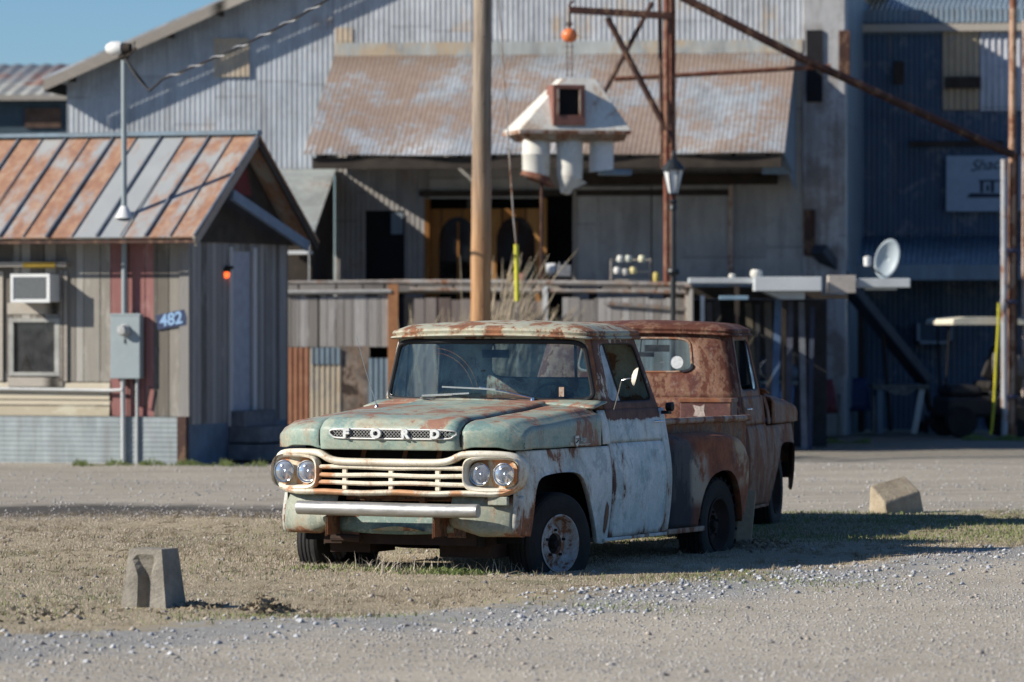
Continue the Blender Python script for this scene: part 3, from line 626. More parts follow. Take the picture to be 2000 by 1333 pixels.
    for sg in (1,-1):
        MB().tube([(sg*.735,1.98,zr),(sg*.735,2.8,zr+.004),(sg*.735,BE+.01,zr)],.026,10).build('bed_rail',M['rail'] if g_ else M['redside'],root,True)
    MB().box(-.70,.70,BE-.02,BE,.45,zr-.02).build('tailgate',BR,root)
    for sg in (1,-1):
        mb=MB(); arc=smooth_poly([(2.45,.21),(2.50,.40),(2.58,.52),(2.70,.60),(2.90,.63),(3.08,.60),(3.20,.50),(3.27,.38),(3.32,.22)],1)
        top=smooth_poly([(1.955,.21),(1.955,.55),(1.965,.80),(2.02,.895),(2.3,.915),(2.8,.915),(3.3,.895),(3.50,.84),(3.56,.72),(3.545,.5),(3.45,.32),(3.36,.21)],1)
        nn=72;m=12
        def fx(y,z,t,sg=sg):
            x=.925+.06*math.exp(-((y-2.95)/.55)**2)-.02*((z-.5)/.4)**2
            x-= .10*max(0,1-t*5.5)**2.2 * (1 if z>.55 else .5)
            x+=.012*math.exp(-((1-t)/.05)**2)
            return (sg*x,y,z)
        tp=[interp(top,i/nn) for i in range(nn+1)]; ar=[interp(arc,i/nn) for i in range(nn+1)]
        rows=[[(sg*.705,lerp(tp[i][0],2.75,-.0),tp[i][1]-.02) for i in range(nn+1)]]
        rows+=[[fx(lerp(tp[i][0],ar[i][0],k/m),lerp(tp[i][1],ar[i][1],k/m),k/m) for i in range(nn+1)] for k in range(m+1)]
        rows.append([(sg*(abs(rows[-1][i][0])-.05),ar[i][0],ar[i][1]) for i in range(nn+1)])
        mb.loft(rows,wrap=False).build('rear_fender',BR,root,True,solid=.006,ang=70)
    # --- wheels
    def wheel(x,y,steer,dark,z=.205):
        w_=thing('wheel',None,None); w_.parent=root; w_.location=(x,y,z); sgn=1 if x>0 else -1; w_.rotation_euler=(0,0,R(steer)+(0 if sgn>0 else PI))
        pr=[(.200,-.09),(.222,-.100),(.30,-.108),(.345,-.098),(.362,-.082)]
        for q in (-.055,-.018,.018,.055): pr+=[(.366,q-.012),(.366,q+.008),(.357,q+.010),(.357,q+.016)]
        pr+=[(.362,.082),(.345,.098),(.30,.108),(.222,.100),(.200,.09),(.190,.0),(.200,-.09)]
        lg=MB().lathe(pr,'x',64)
        if dark=='lug': 
            for k in range(48):
                a=2*PI*k/48; lg.bar((.06*(1 if k%2 else -1)+.03,.365*cos(a),.365*sin(a)),(.10*(1 if k%2 else -1),.350*cos(a),.350*sin(a)),.022,.02)
        lg.build('tyre',M['tyre'],w_,True,ang=30)
        RM=M['rimdark'] if dark else M['rim']
        rm=MB().lathe([(.206,.095),(.210,.104),(.202,.108),(.193,.096),(.189,.055),(.176,.045),(.166,.026),(.152,.018),(.125,.038),(.105,.052),(.088,.048),(.076,.050),(.074,.02)],'x',48); rm.build('rim',RM,w_,True,ang=50)
        hb=MB().lathe([(.001,.02),(.076,.02)],'x',20).lathe([(.001,.075),(.028,.072),(.036,.055),(.036,.02)],'x',16); hb.build('hub',M['under'],w_,True)
        for k in range(5):
            a=2*PI*k/5+.3; MB().lathe([(.001,.068),(.011,.066),(.012,.04)],'x',6,(0,.096*cos(a),.096*sin(a))).build('wheel_nut',M['under'],w_)
    if g_:
        wheel(.845,-.03,-15,None,.185); wheel(-.845,-.03,-15,None,.185); wheel(.83,2.93,0,'lug',.20); wheel(-.83,2.93,0,'lug',.20)
    else:
        wheel(.80,0,0,True,.28); wheel(-.80,0,0,True,.28); wheel(.83,2.93,0,True,.28); wheel(-.83,2.93,0,True,.28)
        MB().box(-.90,.90,-.84,-.76,.36,.50).build('front_bumper',M['under'],root,bevel=.01)
        MB().grid(lambda u,v:(lerp(-.93,.93,u),-.74-.06*sin(PI*u),lerp(.5,.86,v)),[i/10 for i in range(11)],[0,.5,1]).build('grille_panel',M['redside'],root,True,solid=.01)
    # strip the helper properties from parts that are empties
    return root
FG=Frame(-0.4865752,33.2987,25)
make_truck(FG,'green','weathered mint green and pale blue pickup with four headlights and an aluminium pipe bumper')
FRd=Frame(1.455,40.85,193)
make_truck(FRd,'red','rusty red oxide pickup seen from behind, parked beyond the green one')

tx0=FRd.X(1440,2.02); tx1=FRd.X(1340,2.02); tz0=FRd.Z(1390,826,2.2); tz1=FRd.Z(1390,779,2.2)
tbx=thing('tool_box','dark maroon steel tool box with a worn pale patch against the red cab back','tool box'); FRd.place(tbx)
ta,tb_=min(tx0,tx1),max(tx0,tx1)
MB().box(ta,tb_,2.02,2.30,.455,tz1).build('box_body',worn('maroon_box_paint',[(.07,.03,.03),(.10,.045,.04),(.14,.07,.06)],rust=.4,rs=4,seed=61,chip=.05),tbx,bevel=.01)
MB().box(ta-.006,tb_+.006,2.01,2.31,tz1-.03,tz1+.004).build('lid',M['redside'],tbx,bevel=.004)
pt=MB(); pcx=lerp(ta,tb_,.62); pcz=lerp(tz0,tz1,.5); pt.prism([(pcx-.05,pcz-.045),(pcx+.0,pcz-.05),(pcx+.05,pcz-.04),(pcx+.035,pcz),(pcx+.055,pcz+.05),(pcx-.01,pcz+.035),(pcx-.045,pcz+.055),(pcx-.04,pcz)],lambda a,b:(a,2.303,b),lambda a,b:(a,2.3,b)); pt.build('worn_patch',plain('worn_pale_patch',(.42,.36,.32),.8,var=.5,scale=60),tbx)
# ---------------- ground ----------------
def edgeD(x): return 28.6+(1.15*x if x<0 else 1.78*x)+.35*math.sin(x*1.3)+.18*math.sin(x*3.7+1)
def gz(x,y):
    z=.018*math.sin(x*.9+.4*y)*math.sin(y*.5)+.008*math.sin(2.3*x+1.1*y)
    z-=.05*max(0,min(1,(edgeD(x)-y)/3+.1)) *(1 if x>-4 else .6)
    z+=.02*math.exp(-((y-edgeD(x)-.2)/.5)**2)
    if y>40: z-=.02*min(1,(y-40)/3)
    return z
def ground_mat():
    g=G('ground_soil',.95,0,.12); x=g.sep(0); y=g.sep(1)
    nb=g.noise(.9,6,.6); nf=g.noise(38,8,.75); nf2=g.noise(9,8,.7); 
    # gravel
    v=g.voro(75,out='Color'); vs=g.sep(0,v); vc=g.ramp(vs,[(0,(0.226,0.215,0.203)),(.35,(0.362,0.339,0.305)),(.7,(0.475,0.429,0.373)),(1,(0.655,0.621,0.565))],'CONSTANT')
    vb=g.voro(30,out='Color'); vbs=g.sep(1,vb)
    gravel=g.mix(g.math('MULTIPLY',g.sm(vbs,.80,.84),.6),vc,(.22,.23,.25))
    gravel=g.mix(.55,gravel,g.ramp(nf2,[(.3,(0.373,0.339,0.294)),(.7,(0.508,0.463,0.401))]))
    blue=g.mix(.55,g.ramp(vs,[(0,(0.136,0.147,0.169)),(.5,(0.305,0.328,0.362)),(1,(0.565,0.576,0.599))],'CONSTANT'),(0.305,0.316,0.339))
    e=g.math('ADD',28.6,g.math('MULTIPLY',g.math('MINIMUM',x,0.),1.15)); e=g.math('ADD',e,g.math('MULTIPLY',g.math('MAXIMUM',x,0.),1.78))
    d=g.math('SUBTRACT',y,e); dn=g.math('ADD',d,g.math('MULTIPLY',g.math('SUBTRACT',g.noise(1.4,6,.7,loc=(3,3,0)),.5),4.2))
    bl=g.math('MULTIPLY',g.sm(dn,-1.5,-.5),g.math('SUBTRACT',1.,g.sm(dn,0.5,1.3)))
    col=g.mix(g.math('MULTIPLY',bl,.70),gravel,blue)
    soil=g.ramp(g.math('ADD',g.math('MULTIPLY',nf,.6),g.math('MULTIPLY',nb,.4)),[(.3,(0.221,0.189,0.137)),(.55,(0.351,0.299,0.221)),(.75,(0.455,0.39,0.299))])
    green=g.ramp(nf,[(.3,(.045,.06,.02)),(.7,(.12,.14,.05))])
    gm=g.sm(g.noise(.55,5,.65,loc=(9,2,0)),.56,.68); soil=g.mix(g.math('MULTIPLY',gm,.55),soil,green)
    col=g.mix(g.sm(dn,-.1,.7),col,soil)
    # the packed lane beyond the grass
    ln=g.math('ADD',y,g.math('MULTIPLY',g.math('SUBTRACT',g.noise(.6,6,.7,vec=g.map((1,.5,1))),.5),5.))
    lane=g.mix(.5,g.ramp(nf2,[(.3,(0.249,0.226,0.203)),(.7,(0.407,0.379,0.339))]),g.ramp(g.noise(1.1,6,.7,vec=g.map((.35,1.6,1))),[(.3,(0.226,0.215,0.203)),(.65,(0.418,0.384,0.339))]))
    lm=g.sm(ln,41.5,43.5)
    # the dark cinder strip where the grass meets the lane, on the left
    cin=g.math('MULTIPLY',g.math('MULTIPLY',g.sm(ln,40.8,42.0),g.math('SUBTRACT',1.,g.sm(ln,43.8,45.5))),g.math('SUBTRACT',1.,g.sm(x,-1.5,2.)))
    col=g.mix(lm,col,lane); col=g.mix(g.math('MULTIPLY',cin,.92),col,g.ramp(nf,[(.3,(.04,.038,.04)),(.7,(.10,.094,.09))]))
    col=g.mix(g.sm(y,57.5,60.),col,g.ramp(nf2,[(.3,(.15,.14,.125)),(.7,(.30,.28,.25))]))
    col=g.mix(.5,col,g.ramp(g.noise(.45,7,.7,loc=(1,7,0)),[(.3,(.40,.39,.37)),(.5,.5),(.7,(.60,.595,.58))]),'OVERLAY'); tr=g.noise(1.6,6,.7,vec=g.map((.10,1.1,1),rot=(0,0,R(-14))),loc=(5,5,5)); col=g.mix(.28,col,g.ramp(tr,[(.34,(.36,.355,.34)),(.5,.5),(.66,(.62,.615,.60))]),'OVERLAY'); col=g.mix(1.,col,(1.,.98,.90),'MULTIPLY'); g.set('Base Color',col); g.bump(g.math('ADD',g.math('MULTIPLY',g.voro(110),.6),nf),.55,.008); return g.m
ys=[14,17,19]+[20+i*.2 for i in range(125)]+[45+i*1.0 for i in range(40)]+[90,110,150,250,500,1100]
xs=[-600,-200,-80,-40,-20,-14]+[-9+i*.2 for i in range(91)]+[14,20,40,80,200,600]
mb=MB(); mb.grid(lambda x,y:(x,y,gz(x,y) if 18<y<70 and abs(x)<12 else -.03),xs,ys)
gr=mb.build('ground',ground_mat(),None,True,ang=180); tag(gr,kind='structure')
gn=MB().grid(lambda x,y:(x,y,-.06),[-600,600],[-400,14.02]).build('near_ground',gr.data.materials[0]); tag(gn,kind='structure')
def npmesh(name,V,F,mat,kind='stuff',label=None,cat=None,nv=3):
    me=bpy.data.meshes.new(name); me.vertices.add(len(V)); me.vertices.foreach_set('co',V.astype(np.float32).ravel())
    n=len(F); me.loops.add(n*nv); me.loops.foreach_set('vertex_index',F.astype(np.int32).ravel()); me.polygons.add(n)
    me.polygons.foreach_set('loop_start',np.arange(0,n*nv,nv,dtype=np.int32)); me.polygons.foreach_set('loop_total',np.full(n,nv,dtype=np.int32)); me.update(calc_edges=True)
    o=bpy.data.objects.new(name,me); C.objects.link(o); me.materials.append(mat); tag(o,label,cat,None,kind); return o
rs=np.random.RandomState(3)
def vedge(x): return 28.6+np.where(x<0,1.15*x,1.78*x)+.35*np.sin(x*1.3)+.18*np.sin(x*3.7+1)
def vgz(x,y):
    z=.018*np.sin(x*.9+.4*y)*np.sin(y*.5)+.008*np.sin(2.3*x+1.1*y)
    z-=.05*np.clip((vedge(x)-y)/3+.1,0,1)*np.where(x>-4,1,.6); z+=.02*np.exp(-((y-vedge(x)-.2)/.5)**2)
    return z-np.where(y>40,.02*np.clip((y-40)/3,0,1),0)
def clump(x,y,s): return np.sin(x*s+1.3*np.sin(y*s*.7))*np.sin(y*s*1.1+np.cos(x*s*.6))
def blades(name,n,xr,yr,hmin,hmax,mat,dens,label,width=.007,lean=.6):
    x=rs.uniform(xr[0],xr[1],n); y=rs.uniform(yr[0],yr[1],n); k=dens(x,y)>rs.uniform(0,1,n); x=x[k];y=y[k];n=len(x)
    h=rs.uniform(hmin,hmax,n)*(1+.35*clump(x,y,2.2)); a=rs.uniform(0,2*PI,n); la=rs.uniform(0,2*PI,n); l=rs.uniform(.1,lean,n)*h*1.3
    z=vgz(x,y)-.004; wx=np.cos(a)*width/2; wy=np.sin(a)*width/2
    mx=x+np.cos(la)*l*.35; my=y+np.sin(la)*l*.35
    V=np.stack([np.stack([x-wx,y-wy,z],1),np.stack([x+wx,y+wy,z],1),np.stack([mx+wx*.7,my+wy*.7,z+h*.6],1),np.stack([mx-wx*.7,my-wy*.7,z+h*.6],1),np.stack([x+np.cos(la)*l,y+np.sin(la)*l,z+h],1)],1).reshape(-1,3)
    b=np.arange(n)*5; F=np.concatenate([np.stack([b,b+1,b+2],1),np.stack([b,b+2,b+3],1),np.stack([b+3,b+2,b+4],1)])
    return npmesh(name,V,F,mat,label=label)
def grassmat(name,cs):
    g=G(name,.9,0,.1); wn=g.noise(55,3,.7); nb=g.noise(1.2,5,.6); g.set('Base Color',g.ramp(g.math('ADD',g.math('MULTIPLY',wn,.7),g.math('MULTIPLY',nb,.3)),[(.3+.12*i,c) for i,c in enumerate(cs)])); return g.m
dry=grassmat('dry_grass_blades',[(0.252,0.212,0.168),(0.378,0.327,0.259),(0.479,0.417,0.345),(0.605,0.538,0.449)])
grn=grassmat('green_grass_blades',[(.06,.085,.03),(.11,.15,.05),(.19,.235,.085),(.28,.31,.14)])
def ddry(x,y): 
    e=y-vedge(x)+.9*clump(x,y,1.9)+.4*clump(x,y,5.1); 
    return np.clip((e+.2)/1.0,0,1)*np.clip((43.2-y)/1.8+.3*clump(x,y,1.3),0,1)*(.55+.45*clump(x,y,1.7)*.5+.2)*np.where((x>3)&(y>37),.45,1)
blades('dry_grass',420000,(-5.2,6.0),(24,43.5),.005,.020,dry,ddry,'short dry tan grass covering the verge under and around the pickups',width=.0045)
def dg(x,y):
    d=.0*x
    for cx,cy,rx,ry,s in ((-.55,32.6,.55,.35,1),(-1.15,32.9,.3,.25,.6),(-3.6,28.6,1.2,1.6,.35),(-1.6,27.6,.5,.4,.6),(-.9,27.7,.6,.3,.5),(3.2,41.2,2.2,1.6,.9),(4.3,38.6,1.3,.8,.8),(2.2,37.4,1.2,.9,.8),(2.6,40.2,1.2,1.0,1.),(4.0,37.6,1.0,.8,.7),(1.6,31.6,.8,.7,.5),(-.2,38,1.6,2.0,.8),(.6,28.9,.6,.4,.4),(-2.6,33,1.5,1.5,.12)):
        d=d+s*np.exp(-((x-cx)/rx)**2-((y-cy)/ry)**2)
    return np.clip(d,0,1)
blades('green_grass',200000,(-5.2,6.2),(25,43),.008,.034,grn,dg,'green winter weeds and grass in patches on the verge')
def dgf(x,y): return np.clip(np.exp(-((x+.50)/.30)**4-((y-32.5)/.32)**2)+.30*np.exp(-((x+1.1)/.45)**4-((y-32.7)/.2)**2),0,1)*np.clip(.35+.9*clump(x,y,6.5),0,1)
blades('green_clover',15000,(-1.7,.1),(31.9,33.0),.006,.040,grn,dgf,'bright green clover growing under the front bumper of the green pickup',width=.012,lean=1.2)
# long straws by the front wheels
blades('dry_stalks',2000,(-1.7,.25),(31.0,32.9),.03,.12,dry,lambda x,y:np.exp(-((y-(32.55-.25*x))/.35)**2)*np.clip(.35+.6*clump(x,y,2.6),.03,1),'longer pale dead stalks standing in front of the wheels of the green pickup',width=.006,lean=1.2)
def stones(name,n,xr,yr,smin,smax,mat,dens,label,pw=3.2):
    x=rs.uniform(xr[0],xr[1],n); y=rs.uniform(yr[0],yr[1],n); k=dens(x,y)>rs.uniform(0,1,n); x=x[k];y=y[k];n=len(x)
    s=smin+(smax-smin)*rs.uniform(0,1,n)**pw; z=vgz(x,y)+s*.12
    base=np.array([[1,0,0],[0,1,0],[-1,0,0],[0,-1,0],[0,0,1],[0,0,-1]],float); 
    B=base[None]*rs.uniform(.55,1.1,(n,6,1)); B[:,:,2]*=.62; B+=rs.uniform(-.22,.22,(n,6,3)); a=rs.uniform(0,2*PI,n); ca,sa=np.cos(a)[:,None],np.sin(a)[:,None]
    X=B[:,:,0]*ca-B[:,:,1]*sa; Y=B[:,:,0]*sa+B[:,:,1]*ca; V=np.stack([X*s[:,None]+x[:,None],Y*s[:,None]+y[:,None],B[:,:,2]*s[:,None]+z[:,None]],2).reshape(-1,3)
    T=np.array([[0,1,4],[1,2,4],[2,3,4],[3,0,4],[1,0,5],[2,1,5],[3,2,5],[0,3,5]]); F=(np.arange(n)[:,None,None]*6+T[None]).reshape(-1,3)
    return npmesh(name,V,F,mat,label=label)
def stonemat(name,cs,sc_=40):
    g=G(name,.9,0,.2); v=g.voro(sc_,out='Color'); g.set('Base Color',g.mix(.25,g.ramp(g.sep(0,v),[(i/(len(cs)-1),c) for i,c in enumerate(cs)]),g.ramp(g.noise(60,4,.6),[(.3,(.2,.19,.18)),(.7,(.5,.48,.45))]))); return g.m
sg_=stonemat('gravel_stone',[(0.181,0.181,0.192),(0.316,0.305,0.294),(0.452,0.407,0.362),(0.384,0.373,0.373),(0.701,0.678,0.644)])
sb_=stonemat('blue_gravel_stone',[(0.147,0.158,0.181),(0.282,0.305,0.339),(0.407,0.429,0.463),(0.678,0.689,0.701)])
stones('gravel',170000,(-4.4,5.6),(20.5,37),.003,.014,sg_,lambda x,y:np.clip((vedge(x)+.2-y)/1.2,0,1)*np.clip(1.25-(y-21)/22,.35,1),'loose pale gravel of the roadside in the foreground')
stones('crushed_rock',36000,(-4.6,5.6),(22,37),.006,.034,sb_,lambda x,y:np.exp(-((vedge(x)-.45-y+.7*clump(x,y,1.9))/.85)**2)*np.where(x>0,1,.5),'blue grey crushed rock heaped along the edge of the grass')
stones('loose_cobble',1500,(-4.4,5.6),(21,38),.012,.036,stonemat('cobble_stone',[(.10,.10,.11),(.22,.21,.20),(.36,.30,.24),(.55,.52,.48)],12),lambda x,y:.6+0*x,'scattered larger pebbles on the gravel and the edge of the grass',pw=2.0)
stones('lane_gravel',22000,(-7,8),(41,58),.006,.024,sg_,lambda x,y:.55+0*x,'scattered stones on the packed dirt lane behind the pickups')

# knotted tufts standing proud of the mat
def tufts(name,n,mat,label,xr=(-5.0,5.8),yr=(25.5,42.5)):
    r=np.random.RandomState(21); cx=r.uniform(xr[0],xr[1],n); cy=r.uniform(yr[0],yr[1],n); k=(cy>vedge(cx)+.15)&(r.uniform(0,1,n)<.45+.55*clump(cx,cy,1.1)); cx=cx[k]; cy=cy[k]
    m=14; x=np.repeat(cx,m)+r.normal(0,.022,len(cx)*m); y=np.repeat(cy,m)+r.normal(0,.022,len(cx)*m); h=np.repeat(r.uniform(.015,.05,len(cx)),m)*r.uniform(.5,1.2,len(x)); a=r.uniform(0,2*PI,len(x)); l=h*r.uniform(.3,1.3,len(x)); w_=.0035
    z=vgz(x,y)-.004; V=np.stack([np.stack([x-w_*np.cos(a),y-w_*np.sin(a),z],1),np.stack([x+w_*np.cos(a),y+w_*np.sin(a),z],1),np.stack([x+l*np.sin(a*2.3),y+l*np.cos(a*1.7),z+h],1)],1).reshape(-1,3)
    return npmesh(name,V,np.arange(len(x)*3).reshape(-1,3),mat,label=label)
tufts('grass_tufts',5200,grassmat('tuft_grass',[(.10,.085,.055),(.20,.165,.11),(.30,.25,.17),(.42,.36,.26)]),'small darker tufts of dead grass dotted over the verge')
# ---------------- buildings ----------------
def corr(mb,low,high,s0,s1,nrm,pitch=.10,amp=.012,per=6,nv=1):
    n=int((s1-s0)/pitch*per); nrm=Vector(nrm)
    rows=[]
    for j in range(nv+1):
        row=[]
        for i in range(n+1):
            s=lerp(s0,s1,i/n); a=Vector(low(s)); b=Vector(high(s)); row.append(a.lerp(b,j/nv)+nrm*amp*cos(2*PI*s/pitch))
        rows.append(row)
    mb.loft(rows,wrap=False); return mb
def wallgrid(mb,x0,x1,ztop,holes,y,step=None):
    """flat wall in the plane y between x0,x1 with rectangular openings; ztop is a number or a function"""
    zt=ztop if callable(ztop) else (lambda x:ztop)
    xs=sorted({x0,x1,*[h[0] for h in holes],*[h[1] for h in holes]})
    for a,b in zip(xs,xs[1:]):
        hs=sorted([(h[2],h[3]) for h in holes if h[0]<=a+1e-6 and h[1]>=b-1e-6]); z=0
        for lo,hi in hs:
            if lo>z+1e-6: mb.add([(a,y,z),(b,y,z),(b,y,lo),(a,y,lo)],[(0,1,2,3)])
            z=hi
        mb.add([(a,y,z),(b,y,z),(b,y,zt(b)),(a,y,zt(a))],[(0,1,2,3)])
    return mb
M['barnwall2']=galv('barn_upper_sheet',(.42,.44,.46),rust=.40,rs=1.1,panel=.62,tint=.30,dark=(.24,.26,.29),rustcols=[(0,(.26,.20,.15)),(.5,(.40,.31,.22)),(1,(.50,.40,.28))])
M['fascia']=planks('grey_fascia_board',[(.20,.18,.16),(.34,.31,.27),(.46,.42,.36)],pw=3.0,stretch=(.4,.4,6))
M['flash']=galv('flashing_strip',(.40,.42,.40),rust=.50,rs=1.4,panel=2.0,tint=.1,rustcols=[(0,(.34,.26,.17)),(1,(.52,.40,.26))])
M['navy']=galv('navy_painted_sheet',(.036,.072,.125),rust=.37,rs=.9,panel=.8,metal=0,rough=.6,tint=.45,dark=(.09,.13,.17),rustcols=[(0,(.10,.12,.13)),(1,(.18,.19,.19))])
M['bluesh']=galv('pale_blue_sheet',(.16,.22,.27),rust=.36,rs=.9,panel=.8,metal=.1,tint=.2)
M['whitecol']=galv('whitewashed_column',(.38,.38,.38),rust=.46,rs=1.3,panel=.5,metal=0,rough=.8,tint=.25,rustcols=[(0,(.14,.12,.11)),(1,(.30,.27,.24))])
M['shadewood']=planks('grey_shed_boards',[(.17,.155,.14),(.27,.25,.23),(.36,.34,.31)],pw=.45,wear=.6)
M['orangewood']=planks('varnished_door_wood',[(.20,.085,.025),(.32,.15,.045),(.42,.22,.08)],pw=.3)
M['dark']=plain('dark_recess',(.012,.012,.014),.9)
M['darkwood']=plain('old_dark_timber',(.04,.032,.026),.9,var=.5,scale=4)
M['winglass']=glass('window_glass',(.25,.30,.33),.10,(.06,.07,.08),1.5)
M['rustpipe']=worn('rusty_pipe',[(.11,.04,.026),(.17,.065,.04),(.23,.10,.07)],rust=.5,rs=4,seed=21,chip=.03,rustcols=[(0,(.06,.02,.014)),(.5,(.15,.05,.032)),(1,(.23,.10,.065))])
M['rustdk']=worn('dark_rusty_steel',[(.03,.014,.011),(.05,.022,.016),(.08,.034,.024)],rust=.42,rs=4,seed=22,chip=.0,rustcols=[(0,(.03,.012,.01)),(.5,(.07,.026,.018)),(1,(.13,.05,.034))])
M['tanpipe']=worn('peeling_tan_pipe',[(.30,.20,.15),(.44,.34,.28),(.55,.50,.46)],rust=.47,rs=5,seed=23)
M['white']=plain('white_painted_metal',(.62,.63,.62),.55,var=.15,scale=3)
M['offwhite']=worn('chalky_white_paint',[(.50,.49,.44),(.62,.61,.55),(.70,.69,.64)],rust=.41,rs=2.4,seed=24,chip=.1,rustcols=[(0,(.30,.16,.09)),(1,(.50,.34,.20))])
M['stainwall']=galv('stained_grey_wall',(.36,.355,.34),rust=.36,rs=1.0,panel=1.3,metal=0,rough=.85,tint=.25,dark=(.20,.20,.20),rustcols=[(0,(.13,.115,.10)),(1,(.24,.21,.18))])
# --- main barn
FB=Frame(0,70.5,8)
barn=thing('barn','huge gabled corrugated tin barn with a rusty lean-to awning over grey boarded walls','barn'); FB.place(barn)
XL=FB.X(131); XR=FB.X(1568); XR2=FB.X(1652)
zl=5.52; slope=.425; XP=1.2
def zt(x): return zl+slope*(x-XL) if x<XP else zl+slope*(XP-XL)-.50*(x-XP)
AW0,AW1=FB.X(655),FB.X(1556); ZA=FB.Z(1000,108)
mb=MB(); corr(mb,lambda s:(s,0,0.0),lambda s:(s,0,zt(s)),XL,AW0-.02,(0,-1,0),.080,.0050)
mb.build('gable_wall',M['barnwall'],barn,True)
mb=MB(); corr(mb,lambda s:(s,-.03,ZA-.03),lambda s:(s,-.03,zt(s)),AW0-.02,XR,(0,-1,0),.080,.0050)
mb.build('upper_wall',M['barnwall2'],barn,True)
mb=MB().box(AW0,XR,-.075,-.05,ZA,ZA+.20); mb.build('flashing',M['flash'],barn)
# patches of odd sheet nailed on the gable
for (a,b,c,d,k) in ((418,75,486,150,'fascia'),(655,55,690,110,'flash'),(1380,200,1420,260,'flash')):
    x0,z1=FB.px(a,b,-.05); x1,z0=FB.px(c,d,-.05); mb=MB(); corr(mb,lambda s:(s,-.045,z0),lambda s:(s,-.045,z1),x0,x1,(0,-1,0),.080,.0050)
    mb.build('sheet_patch',galv('patch_sheet_'+str(a),(.44,.36,.26),rust=.5,rs=1.5,panel=3,metal=0,tint=.1,rustcols=[(0,(.36,.25,.15)),(1,(.5,.42,.32))]),barn,True)
mb=MB().box(XR,XR2,-.06,.2,0,6.88); mb.build('corner_pier',M['whitecol'],barn,bevel=.02)
mb=MB().box(XR+.06,XR+.30,-.10,-.055,FB.Z(1585,200),FB.Z(1585,60)); mb.build('pier_vent',M['dark'],barn)
# side and back walls, roof
MB().add([(XL,.02,0),(XL,14,0),(XL,14,zt(XL)),(XL,.02,zt(XL))],[(0,1,2,3)]).build('side_wall',M['bluesh'],barn); mb=MB(); mb.add([(XR2,.2,0),(XR2,14,0),(XR2,14,6.9),(XR2,.2,6.9)],[(3,2,1,0)]); mb.build('side_wall',M['bluesh'],barn)
for nm,x0,x1 in (('roof',XL-.28,XP),('roof',XP,XR2+.25)):
    mb=MB(); f=lambda x,e:(zt(x)+e) if XL<=x<=XR2 else (zt(XL)-slope*(XL-x)+e if x<XL else zt(XR2)+e)
    mb.add([(x0,-.42,f(x0,.06)),(x1,-.42,f(x1,.06)),(x1,14,f(x1,.06)),(x0,14,f(x0,.06)),(x0,-.42,f(x0,.10)),(x1,-.42,f(x1,.10)),(x1,14,f(x1,.10)),(x0,14,f(x0,.10))],[(0,3,2,1),(4,5,6,7),(0,1,5,4),(1,2,6,5),(2,3,7,6),(3,0,4,7)])
    rf=mb.build(nm,M['barnwall'],barn)
x0=XL-.26; fb=MB(); fb.add([(x0,-.46,zt(XL)-slope*.26-.12),(XP,-.46,zt(XP)-.10),(XP,-.425,zt(XP)-.10),(x0,-.425,zt(XL)-slope*.26-.12),(x0,-.46,zt(XL)-slope*.26+.055),(XP,-.46,zt(XP)+.055),(XP,-.425,zt(XP)+.055),(x0,-.425,zt(XL)-slope*.26+.055)],[(0,3,2,1),(4,5,6,7),(0,1,5,4),(1,2,6,5),(2,3,7,6),(3,0,4,7)])
fb.build('barge_board',M['fascia'],barn)
raf=MB()
for i in range(11):
    x=XL+.1+i*.78; raf.box(x,x+.05,-.40,-.02,zt(x)-.12,zt(x)-.01)
raf.build('eave_timbers',M['darkwood'],barn); mb=MB(); mb.add([(x0,-.42,zt(x0)-.13),(x0,2,zt(x0)-.13),(x0,2,zt(x0)+.05),(x0,-.42,zt(x0)+.05)],[(0,1,2,3)]); mb.build('eave_end',M['darkwood'],barn)
# awning
D_=-2.5; ZE=FB.Z(1000,302,D_); XE0=FB.X(596,D_); XE1=FB.X(1532,D_)
def al(s): t=(s-AW0)/(AW1-AW0); return (lerp(XE0,XE1,t),D_,ZE)
mb=MB(); corr(mb,lambda s:(al(s)[0]+.03*math.sin(s*5),D_+.03*math.sin(s*3.1),ZE+.01*math.sin(s*2)),lambda s:(s,-.08,ZA),AW0,AW1,(0,-.55,.83),.070,.0035,nv=4)
mb.build('awning_roof',M['galvroof'],barn,True,solid=.004)
mb=MB()
mb.box(XE0+.1,XE1-.05,D_+.06,D_+.16,ZE-.20,ZE-.03)
for i in range(14):
    t=(i+.5)/14; mb.bar((lerp(XE0,XE1,t),D_+.08,ZE-.10),(lerp(AW0,AW1,t),-.1,ZA-.12),.05,.12)
mb.build('awning_rafters',M['darkwood'],barn)
mb=MB().add([(XE1-.02,D_+.1,ZE-.1),(AW1,-.1,ZE-.5),(AW1,-.1,ZA-.1)],[(0,1,2)]).add([(XE1-.3,D_+.1,ZE-.04),(XE1,D_+.1,ZE-.04),(XE1+.1,D_+.4,ZE-.30),(XE1-.35,D_+.2,ZE-.30)],[(0,1,2,3)]).build('awning_side',M['bluesh'],barn)
MB().add([(XE0+.12,D_+.1,ZE-.1),(AW0+.04,-.1,ZE-.12),(AW0+.04,-.1,ZA-.1)],[(0,1,2)]).build('awning_side',M['bluesh'],barn)
